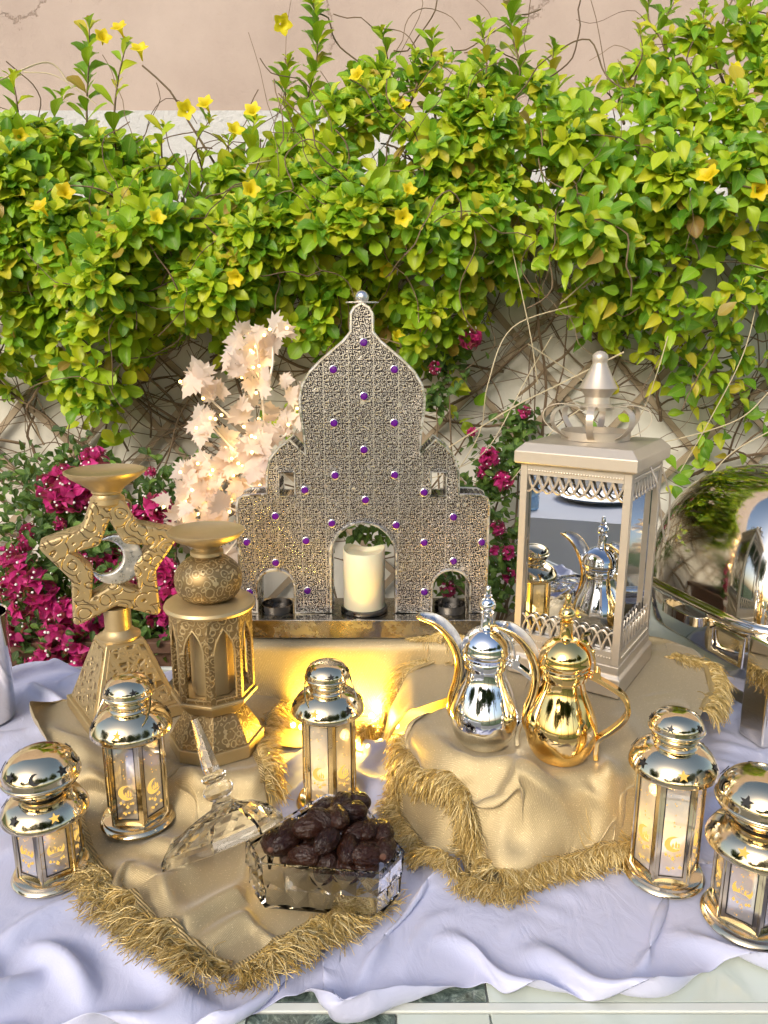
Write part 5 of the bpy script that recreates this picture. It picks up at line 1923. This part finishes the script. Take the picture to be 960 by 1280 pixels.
MB().lathe([(0.05, 0.001), (0.05, 0.012), (0.02, 0.016), (0.0005, 0.016)], 28, (0.035, 0, 0)).build('foot', 'white_bark', lt)
for px, py, e_ in ((300, 560, 0.09), (330, 470, 0.09), (270, 620, 0.10), (330, 640, 0.13)):
    ld = bpy.data.lights.new('fairy_light', 'POINT')
    ld.energy = e_
    ld.color = (1.0, 0.66, 0.28)
    ld.shadow_soft_size = 0.02
    lo_ = link(bpy.data.objects.new('fairy_light', ld))
    lo_.parent = lt
    lo_.location = Q(px, py, 1.53) - LT

# ------------------------------------------------------------------ string of warm LEDs behind the middle lantern
ls = thing('led_string', 'heap of warm yellow string lights glowing behind the middle lantern', 'string lights', P(465, 905, 0.012))
O = P(465, 905, 0.012)
wpts = [P(x, y, z) - O for x, y, z in ((335, 900, .02), (370, 912, .02), (400, 905, .025), (430, 900, .03), (455, 895, .03), (480, 902, .02), (470, 915, .015), (440, 925, .012), (450, 940, .012), (478, 930, .014), (496, 908, .016))]
wp = spline(wpts, 6)
MB().tube(wp, 0.0011, 5).build('cable', 'wire_dark', ls)
led_me = MB().ball((0, 0, 0), 0.0048, 6).mesh('bulb', 'led_bulb')
for i in range(2, len(wp), 3):
    obj('bulb', led_me, ls, wp[i] + Vector((lr_.gauss(0, .004), lr_.gauss(0, .004), 0.007)))
for x, y, z, e_ in ((470, 893, .035, 2.3), (395, 905, .03, 1.4), (520, 872, .055, 0.9)):
    ld = bpy.data.lights.new('led_light', 'POINT')
    ld.energy = e_
    ld.color = (1.0, 0.66, 0.08)
    ld.shadow_soft_size = 0.015
    lo_ = link(bpy.data.objects.new('led_light', ld))
    lo_.parent = ls
    lo_.location = P(x, y, z) - O
# ------------------------------------------------------------------ cloths, settled with a small position-based solver
FOOT = [(pA1.x, pA1.y, 0.052), (pB1.x, pB1.y, 0.052), (pB2.x, pB2.y, 0.050), (pB3.x, pB3.y, 0.053), (pA2.x, pA2.y, 0.054), (sp.x, sp.y, 0.10), (pp.x, pp.y, 0.074),
        (pS.x, pS.y, 0.050), (pG.x, pG.y, 0.052), (dc.x, dc.y, 0.098), (cen.x, cen.y, 0.12), (-0.672, 1.185, 0.058)]


def smooth01(u):
    u = np.clip(u, 0, 1)
    return u * u * (3 - 2 * u)


def press(X, Y, zmax, flat):
    """upper limit of the cloth: flat under the things standing on it"""
    c = np.full(X.shape, zmax)
    for fx, fy, fr in FOOT:
        u = smooth01((np.hypot(X - fx, Y - fy) - fr) / 0.022)
        c = np.minimum(c, flat + (zmax - flat) * u)
    return c


def pairs(n, m, di, dj):
    """conflict-free batches of index pairs (i,j)-(i+di,j+dj)"""
    I, J = np.meshgrid(np.arange(n), np.arange(m), indexing='ij')
    ok = (I + di < n) & (J + dj < m) & (J + dj >= 0)
    par = (I // di) % 2 if di > 0 else (J // dj) % 2
    out = []
    for pz_ in (0, 1):
        s = ok & (par == pz_)
        a = (I[s] * m + J[s])
        b = ((I[s] + di) * m + J[s] + dj)
        out.append((a, b))
    return out


def settle(p0, excess, lo_h, hi_h, iters=140, seed=1, bend=0.10, amp=0.012, wav=9.0, fric=0.25, pin=None):
    n, m, _ = p0.shape
    p = p0.reshape(-1, 3).copy()
    q0 = p.copy()
    cons = []
    for di, dj, s, only in ((0, 1, 1.0, 0), (1, 0, 1.0, 0), (1, 1, 0.25, 0), (1, -1, 0.25, 0), (0, 2, bend, 1), (2, 0, bend, 1), (0, 4, bend * 0.6, 1), (4, 0, bend * 0.6, 1)):
        for a, b in pairs(n, m, di, dj):
            ex = (excess[a] + excess[b]) / 2
            cons.append((a, b, np.linalg.norm(q0[b] - q0[a], axis=1) * (1 + ex), s, only))
    r = np.random.default_rng(seed)
    off = r.uniform(-9, 9, 3)
    nz = np.array([noise.fractal(Vector((x * wav + off[0], y * wav * 0.8 + off[1], off[2])), 1.0, 2.0, 2) for x, y, _ in p])
    p[:, 2] += amp * np.maximum(0, nz + 0.25)
    prev = p.copy()
    for it in range(iters):
        v = (p - prev) * 0.88
        prev = p.copy()
        p = p + v
        p[:, 2] -= 0.00018
        for a, b, L, s, only in cons:
            d = p[b] - p[a]
            l = np.sqrt((d * d).sum(1)) + 1e-9
            f = (l - L) / l
            if only:
                f = np.minimum(f, 0)
            c = d * (0.5 * s * f)[:, None]
            p[a] += c
            p[b] -= c
        if it % 4 == 0:
            H = lo_h(p[:, 0], p[:, 1])
            C = np.maximum(hi_h(p[:, 0], p[:, 1]), H + 0.0002)
        low = p[:, 2] < H
        p[:, 2] = np.clip(p[:, 2], H, C)
        p[low, :2] = p[low, :2] * (1 - fric) + prev[low, :2] * fric
        if pin is not None:
            p[pin, :2] = p[pin, :2] * 0.1 + q0[pin, :2] * 0.9
    return p.reshape(n, m, 3)


def border(n, m):
    b = np.zeros((n, m), bool)
    b[0] = b[-1] = True
    b[:, 0] = b[:, -1] = True
    return b.ravel()


def cloth_obj(name, g, mat_name, label=None, thick=0.0012, parent=None, sub=1):
    n, m, _ = g.shape
    fs = [(i * m + j, i * m + j + 1, (i + 1) * m + j + 1, (i + 1) * m + j) for i in range(n - 1) for j in range(m - 1)]
    v = g.reshape(-1, 3).copy()
    v[:, 2] += T
    me = bpy.data.meshes.new(name)
    me.from_pydata(v.tolist(), [], fs)
    finish(me, mat_name, True, 0)
    # face up
    if me.polygons and sum(pl_.normal.z for pl_ in me.polygons) < 0:
        me.flip_normals()
    o = obj(name, me, parent)
    s = o.modifiers.new('thickness', 'SOLIDIFY')
    s.thickness = thick
    s.offset = -1
    if sub:
        ss = o.modifiers.new('smooth', 'SUBSURF')
        ss.levels = sub
        ss.render_levels = sub
    if label:
        tag(o, label, 'cloth')
    return o


def polyline(pts, n):
    pts = np.array(pts, float)
    d = np.r_[0, np.cumsum(np.linalg.norm(np.diff(pts, axis=0), axis=1))]
    u = np.linspace(0, d[-1], n)
    return np.stack([np.interp(u, d, pts[:, k_]) for k_ in range(2)], 1)


def coons(top, bottom, left, right, n, m):
    """grid n x m (rows top->bottom): top/bottom run left->right, left/right run top->bottom"""
    t, b = polyline(top, m), polyline(bottom, m)
    l, r_ = polyline(left, n), polyline(right, n)
    u = np.linspace(0, 1, m)[None, :, None]
    v = np.linspace(0, 1, n)[:, None, None]
    g = (1 - v) * t[None] + v * b[None] + (1 - u) * l[:, None] + u * r_[:, None]
    g -= (1 - u) * (1 - v) * t[0] + u * (1 - v) * t[-1] + (1 - u) * v * b[0] + u * v * b[-1]
    return g


def px2(lst):
    return [tuple(P(x, y, z)[:2]) for x, y, z in lst]


def fringe(parent, edge, outward, length, seed, dens=2600, lift=0.004, use=(0, 1, 2), droop=1.0, pile=0.012):
    """edge: (n,3) points of a hem, outward: (n,2) directions"""
    r = np.random.default_rng(seed)
    d = np.r_[0, np.cumsum(np.linalg.norm(np.diff(edge, axis=0), axis=1))]
    n = int(d[-1] * dens)
    u = np.sort(r.uniform(0, d[-1], n))
    base = np.stack([np.interp(u, d, edge[:, k_]) for k_ in range(3)], 1)
    out = np.stack([np.interp(u, d, outward[:, k_]) for k_ in range(2)], 1)
    out /= np.linalg.norm(out, axis=1)[:, None] + 1e-9
    # strands gather into loose tassels
    tas = np.floor(u / 0.009).astype(int)
    tr_ = np.random.default_rng(seed + 5)
    tj = tr_.normal(0, 0.24, tas.max() + 2)
    tl = tr_.uniform(0.82, 1.08, tas.max() + 2)
    th = tr_.uniform(0, 1, tas.max() + 2)
    ang = tj[tas] + r.normal(0, 0.20, n)
    ca, sa = np.cos(ang), np.sin(ang)
    dirn = np.stack([out[:, 0] * ca - out[:, 1] * sa, out[:, 0] * sa + out[:, 1] * ca], 1)
    L = length * tl[tas] * r.uniform(0.65, 1.08, n)
    S = 9
    P_ = np.zeros((n, S, 3))
    cur = base.copy()
    cur[:, 2] += r.uniform(0, 0.004, n)
    slope = r.normal(0.25, 0.35, n)
    floor_off = lift + pile * (th[tas] * 0.5 + r.uniform(0, 0.5, n)) * np.ones(n)
    cdir = dirn.copy()
    turn = np.clip(r.normal(0, 0.10, n), -0.16, 0.16)
    wob = r.normal(0, 0.24, (n, S))
    for s in range(S):
        P_[:, s] = cur
        a_ = turn + wob[:, s]
        c_, s_ = np.cos(a_), np.sin(a_)
        cdir = np.stack([cdir[:, 0] * c_ - cdir[:, 1] * s_, cdir[:, 0] * s_ + cdir[:, 1] * c_], 1)
        st_ = L / (S - 1)
        slope = slope - 0.32 * droop + r.normal(0, 0.14, n)
        k_ = 1 / np.sqrt(1 + slope ** 2)
        cur = cur + np.stack([cdir[:, 0] * st_ * k_, cdir[:, 1] * st_ * k_, st_ * slope * k_], 1)
        h = np.maximum(ground_h(cur[:, 0], cur[:, 1], use), satin_h(cur[:, 0], cur[:, 1])) + floor_off * (1 - 0.6 * s / S)
        hit = cur[:, 2] < h
        cur[hit, 2] = h[hit]
        slope[hit] = np.maximum(slope[hit], r.normal(0.0, 0.25, hit.sum()))
    rad = np.linspace(1, 0.7, S)[None, :, None] * r.uniform(0.00040, 0.00075, n)[:, None, None]
    V = np.zeros((n, S, 3, 3))
    tg = np.gradient(P_, axis=1)
    tg /= np.linalg.norm(tg, axis=2)[..., None] + 1e-9
    upv = np.array([0, 0, 1.0]) + r.normal(0, 0.1, (n, 1, 3))
    e1 = np.cross(tg, upv)
    e1 /= np.linalg.norm(e1, axis=2)[..., None] + 1e-9
    e2 = np.cross(tg, e1)
    for k3 in range(3):
        a_ = 2 * PI * k3 / 3
        V[:, :, k3] = P_ + (e1 * math.cos(a_) + e2 * math.sin(a_)) * rad
    V = V.reshape(-1, 3)
    V[:, 2] += T
    s_i, k_i = np.meshgrid(np.arange(S - 1), np.arange(3), indexing='ij')
    k2 = (k_i + 1) % 3
    q = np.stack([s_i * 3 + k_i, s_i * 3 + k2, (s_i + 1) * 3 + k2, (s_i + 1) * 3 + k_i], -1).reshape(-1, 4)
    F = (q[None] + (np.arange(n) * S * 3)[:, None, None]).reshape(-1, 4)
    me = bpy.data.meshes.new('fringe')
    me.vertices.add(len(V))
    me.vertices.foreach_set('co', V.ravel())
    me.loops.add(F.size)
    me.loops.foreach_set('vertex_index', F.ravel().astype(np.int32))
    me.polygons.add(len(F))
    me.polygons.foreach_set('loop_start', np.arange(0, F.size, 4, dtype=np.int32))
    me.update(calc_edges=True)
    finish(me, 'fringe_thread', True, 0)
    o = obj('fringe', me, parent)
    o['kind'] = 'stuff'
    # woven heading of the fringe
    pts = [Vector((*(edge[i] + np.array([0, 0, T + 0.0022])),)) for i in range(0, len(edge), 2)]
    ow = [Vector((outward[i][0], outward[i][1], 0)).normalized() for i in range(0, len(edge), 2)]
    rings = []
    for p, w in zip(pts, ow):
        rings.append([p - w * 0.007 + Vector((0, 0, 0.001)), p - w * 0.002 + Vector((0, 0, 0.0030)), p + w * 0.004 + Vector((0, 0, 0.0012)), p + w * 0.004 - Vector((0, 0, 0.002)), p - w * 0.007 - Vector((0, 0, 0.001))])
    MB().loft(rings).build('braid', 'braid', parent, angle=60)
    return o


def hem(g, which):
    """hem points and outward directions of a grid edge"""
    if which == 'top':
        e, i_ = g[0], g[g.shape[0] // 3]
    elif which == 'bottom':
        e, i_ = g[-1], g[-1 - g.shape[0] // 3]
    elif which == 'left':
        e, i_ = g[:, 0], g[:, g.shape[1] // 3]
    else:
        e, i_ = g[:, -1], g[:, -1 - g.shape[1] // 3]
    o = (e - i_)[:, :2]
    k_ = np.ones(9) / 9
    o = np.stack([np.convolve(np.pad(o[:, c], 4, 'edge'), k_, 'valid') for c in range(2)], 1)
    return e.copy(), o


# --- white satin sheet over the table
GOLD_L = px2([(75, 885, .03), (50, 930, .01), (110, 1085, 0), (200, 1165, 0), (285, 1200, 0), (455, 1125, 0), (380, 1050, 0), (310, 990, 0), (345, 900, 0), (325, 830, 0.04), (200, 850, .04)])
GOLD_R = px2([(500, 925, .06), (545, 990, .05), (625, 1105, 0), (800, 1078, 0), (880, 960, .02), (880, 860, .04), (820, 840, .08), (600, 820, .1)])
front_px = [(-60, 1330), (60, 1320), (180, 1310), (250, 1292), (318, 1272), (345, 1255), (372, 1250), (385, 1246), (410, 1275), (440, 1292), (478, 1268), (520, 1256), (575, 1240), (612, 1232), (632, 1250), (660, 1252), (700, 1248), (760, 1260), (812, 1264), (850, 1246), (880, 1222), (905, 1208), (960, 1224), (1030, 1250)]
front = [tuple(P(x, y, 0)[:2]) for x, y in front_px]
front = [(-0.85, 0.572)] + [(x, max(y, 0.572)) for x, y in front[1:-1]] + [(0.66, 0.635), (0.95, 0.65)]
back = [(-0.85, 1.37), (-0.5, 1.36), (0.0, 1.38), (0.5, 1.385), (0.95, 1.38)]
nx_, ny_ = 168, 76
g0 = coons(back, front, [(-0.85, 1.37), (-0.85, 0.572)], [(0.95, 1.38), (0.95, 0.65)], ny_, nx_)
p0 = np.concatenate([g0, np.zeros((ny_, nx_, 1))], 2)
Xf, Yf = p0[..., 0].ravel(), p0[..., 1].ravel()
inside = np.maximum(poly_sd(GOLD_L, Xf, Yf), poly_sd(GOLD_R, Xf, Yf))
exc = 0.16 * (1 - smooth01((inside + 0.02) / 0.05)) + 0.01
exc *= 0.55 + 0.9 * np.array([0.5 + 0.5 * noise.noise(Vector((x * 4, y * 4, 3.0))) for x, y in zip(Xf, Yf)])


def satin_floor(X, Y):
    h = np.full(X.shape, 0.0022)
    over = np.maximum(0, TY0 + 0.004 - Y)             # hangs over the front edge
    return np.where(over > 0, -np.minimum(0.3, over * 6.0) + 0.0022, h)


def satin_ceil(X, Y):
    ins = np.maximum(poly_sd(GOLD_L, X, Y), poly_sd(GOLD_R, X, Y))
    c = press(X, Y, 0.040, 0.0026)
    return np.minimum(c, 0.0026 + (0.040 - 0.0026) * (1 - smooth01((ins + 0.055) / 0.045)))


sg = settle(p0, exc, satin_floor, satin_ceil, 220, 4, 0.16, 0.030, 8.0, 0.10, border(ny_, nx_))
cloth_obj('satin_cloth', sg, 'satin', 'rumpled white satin cloth lying along the front of the table', 0.0008)

HM = np.zeros((150, 200))                               # height map of the satin, 1 cm cells
_i = np.clip(((sg[..., 1] - 0.4) / 0.01).astype(int), 0, 149)
_j = np.clip(((sg[..., 0] + 1.0) / 0.01).astype(int), 0, 199)
np.maximum.at(HM, (_i.ravel(), _j.ravel()), sg[..., 2].ravel())
HM = np.maximum.reduce([np.roll(np.roll(HM, a_, 0), b_, 1) for a_ in (-1, 0, 1) for b_ in (-1, 0, 1)])


def satin_h(X, Y):
    return HM[np.clip(((Y - 0.4) / 0.01).astype(int), 0, 149), np.clip(((X + 1.0) / 0.01).astype(int), 0, 199)]


# --- gold cloths
def gold(name, label, top, bottom, left, right, n, m, ex, seed, iters=110, amp=0.008, cmax=0.03, use=(0, 1, 2), base=0.0045, bend=0.10, wav=12.0, ridges=()):
    g = coons(px2(top), px2(bottom), px2(left), px2(right), n, m)
    X, Y = g[..., 0], g[..., 1]
    h0 = ground_h(X, Y, use) + base
    p = np.concatenate([g, h0[..., None]], 2)
    e = np.full(n * m, ex)
    lo_f = lambda x, y: ground_h(x, y, use) + base
    hi_f = lambda x, y: ground_h(x, y, use) + press(x, y, cmax, base + 0.0010)
    s = settle(p, e, lo_f, hi_f, iters, seed, bend, amp, wav, 0.25, border(n, m))
    for _ in range(2):
        t_ = s.copy()
        t_[1:-1, 1:-1] = 0.5 * s[1:-1, 1:-1] + 0.125 * (s[:-2, 1:-1] + s[2:, 1:-1] + s[1:-1, :-2] + s[1:-1, 2:])
        t_[..., 2] = np.maximum(t_[..., 2], ground_h(t_[..., 0], t_[..., 1], use) + base)
        s = t_
    for path, A, wa, wb in ridges:
        q = np.array([P(x, y, ground_h(*P(x, y, 0)[:2], use).item() * 0 + zz)[:2] for x, y, zz in path])
        q = np.array([tuple(p_)[:2] for p_ in spline([(a, b, 0) for a, b in q], 8)])
        best = np.full(s.shape[:2], 1e9)
        sgn = np.zeros(s.shape[:2])
        tt = np.zeros(s.shape[:2])
        for i in range(len(q) - 1):
            ex_, ey_ = q[i + 1] - q[i]
            rx_, ry_ = s[..., 0] - q[i][0], s[..., 1] - q[i][1]
            t_ = np.clip((rx_ * ex_ + ry_ * ey_) / (ex_ * ex_ + ey_ * ey_), 0, 1)
            d_ = np.hypot(rx_ - t_ * ex_, ry_ - t_ * ey_)
            up_ = d_ < best
            best = np.where(up_, d_, best)
            sgn = np.where(up_, np.sign(ex_ * ry_ - ey_ * rx_), sgn)
            tt = np.where(up_, (i + t_) / (len(q) - 1), tt)
        w_ = np.where(sgn > 0, wa, wb)
        s[..., 2] += A * np.exp(-(best / w_) ** 2) * np.sin(PI * np.clip(tt * 0.86 + 0.07, 0, 1)) ** 0.6
    top_ = hi_f(s[..., 0], s[..., 1])
    s[..., 2] = np.minimum(s[..., 2], np.maximum(top_, ground_h(s[..., 0], s[..., 1], use) + base))
    o = cloth_obj(name, s, 'gold_burlap', label, 0.0012)
    return o, s


oL, gL = gold('gold_cloth', 'fringed gold cloth under the candlesticks and the left lanterns, corner pointing at the viewer',
              [(75, 880, .045), (200, 862, .045), (322, 826, .045)], [(292, 1222, 0), (335, 1196, 0), (400, 1155, 0), (458, 1122, 0)],
              [(75, 880, .045), (42, 925, .01), (85, 1010, 0), (122, 1090, 0), (200, 1168, 0), (292, 1222, 0)],
              [(322, 826, .045), (378, 868, .0), (372, 905, .0), (318, 962, .0), (335, 1020, 0), (400, 1070, 0), (458, 1122, 0)], 84, 54, 0.15, 21, cmax=0.045, amp=0.045, wav=8.0, iters=150, bend=0.2, use=(0,),
              ridges=(([(165, 1050, .01), (215, 1062, .01), (232, 1085, .01), (205, 1108, .01)], 0.020, 0.022, 0.009), ([(222, 1170, .01), (262, 1140, .01), (320, 1112, .01), (345, 1105, .01)], 0.022, 0.020, 0.008),
                      ([(245, 1185, .01), (290, 1160, .01), (322, 1150, .01), (335, 1170, .01)], 0.018, 0.018, 0.008), ([(355, 1165, .01), (350, 1130, .01), (372, 1118, .01)], 0.016, 0.014, 0.008),
                      ([(150, 1085, .01), (190, 1098, .01), (225, 1150, .01)], 0.016, 0.016, 0.009), ([(190, 960, .02), (235, 985, .02), (250, 1020, .01)], 0.014, 0.020, 0.010), ([(60, 935, .02), (100, 960, .02), (120, 1010, .01)], 0.018, 0.022, 0.012)))
for wh, sd, sl in (('left', 1, slice(38, None)), ('bottom', 2, slice(None)), ('right', 3, slice(6, 58))):
    e, o_ = hem(gL, wh)
    fringe(oL, e[sl], o_[sl], 0.066 if wh == 'bottom' else 0.060 if wh == 'left' else 0.046, 100 + sd, 5600, 0.004, (0,))

oR, gR = gold('gold_cloth', 'fringed gold cloth draped over the raised block under the coffee pots',
              [(505, 915, .10), (560, 885, .10), (640, 830, .10), (830, 800, .10), (835, 826, .10)], [(622, 1100, 0), (700, 1088, 0), (760, 1078, 0), (812, 1070, 0)],
              [(505, 915, .10), (540, 975, .07), (585, 1040, .02), (622, 1100, 0)],
              [(835, 826, .10), (880, 870, .05), (885, 930, .01), (850, 1010, 0), (812, 1070, 0)], 66, 60, 0.12, 5, cmax=0.04, amp=0.035, wav=8.0, iters=140, bend=0.2,
              ridges=(([(520, 930, .09), (570, 965, .08), (655, 1005, .06), (700, 1050, .03)], 0.016, 0.030, 0.014), ([(655, 1005, .06), (630, 1050, .03), (625, 1090, .01)], 0.016, 0.022, 0.012),
                      ([(735, 960, .09), (755, 1010, .05), (750, 1070, .01)], 0.014, 0.018, 0.010), ([(540, 960, .08), (590, 1010, .05), (615, 1070, .02)], 0.010, 0.014, 0.010), ([(775, 900, .10), (795, 960, .08), (800, 1040, .02)], 0.014, 0.022, 0.012)))
for wh, sd, sl, ln in (('left', 4, slice(None), 0.048), ('bottom', 5, slice(None), 0.046), ('right', 6, slice(0, 34), 0.046)):
    e, o_ = hem(gR, wh)
    fringe(oR, e[sl], o_[sl], ln, 100 + sd, 5600, 0.004)

# back cloth hanging over the block under the palace holder
nb, mbk = 40, 60
gb = np.zeros((nb, mbk, 3))
for i in range(nb):
    v_ = i / (nb - 1)
    for j in range(mbk):
        x = -0.275 + 0.475 * j / (mbk - 1)
        s = v_ * 0.46                                   # path length from the back edge
        wv = 0.004 * math.sin(x * 38 + 1.2 * math.sin(v_ * 7)) + 0.003 * math.sin(x * 71 + v_ * 6)
        if s < 0.235:
            y, z = 1.438 - max(s, 0.05), PAL_Z + 0.0035
        elif s < 0.245:
            y, z = 1.203 - (s - 0.235) * 0.8, PAL_Z + 0.0035 - (s - 0.235) * 0.4
        elif s < 0.375:
            w_ = (s - 0.245) / 0.13
            y, z = 1.195 - 0.022 * w_ + wv * w_ * 1.6, PAL_Z - 0.002 - 0.128 * w_
        else:
            w_ = (s - 0.375)
            y, z = 1.173 - w_ - 0.006, 0.0075 + 0.004 * abs(math.sin(x * 40 + w_ * 30))
        gb[i, j] = (x, y, z)
oB = cloth_obj('gold_cloth', gb, 'gold_burlap', 'plain gold cloth hanging below the palace candle holder, lit by the string lights', 0.0012)

# a strip of gold cloth falling from the block towards the middle lantern, and one lying under the right cloth
oD, gD = gold('gold_cloth', 'fringed gold cloth edge slanting from the palace holder down to the middle lantern',
              [(592, 806, .138), (640, 815, .138), (660, 830, .10)], [(452, 945, 0), (480, 945, 0), (520, 940, .03)],
              [(592, 806, .138), (560, 832, .09), (505, 890, .03), (452, 945, 0)], [(660, 830, .10), (600, 880, .06), (560, 910, .05), (520, 940, .03)], 40, 18, 0.05, 8, base=0.004, use=(1, 2))
e, o_ = hem(gD, 'left')
fringe(oD, e, o_, 0.048, 121, 5600, 0.004)
oE, gE = gold('gold_cloth', 'lower fringed gold cloth edge lying between the date dish and the coffee pots',
              [(505, 985, 0), (540, 985, 0), (580, 985, 0)], [(655, 1122, 0), (665, 1112, 0), (680, 1100, 0)],
              [(505, 985, 0), (500, 1030, 0), (540, 1085, 0), (600, 1112, 0), (655, 1122, 0)], [(580, 985, 0), (590, 1020, 0), (610, 1060, 0), (640, 1080, 0), (680, 1100, 0)], 40, 14, 0.02, 9, base=0.0028, cmax=0.008)
e, o_ = hem(gE, 'left')
fringe(oE, e, o_, 0.040, 122, 5400, 0.003)
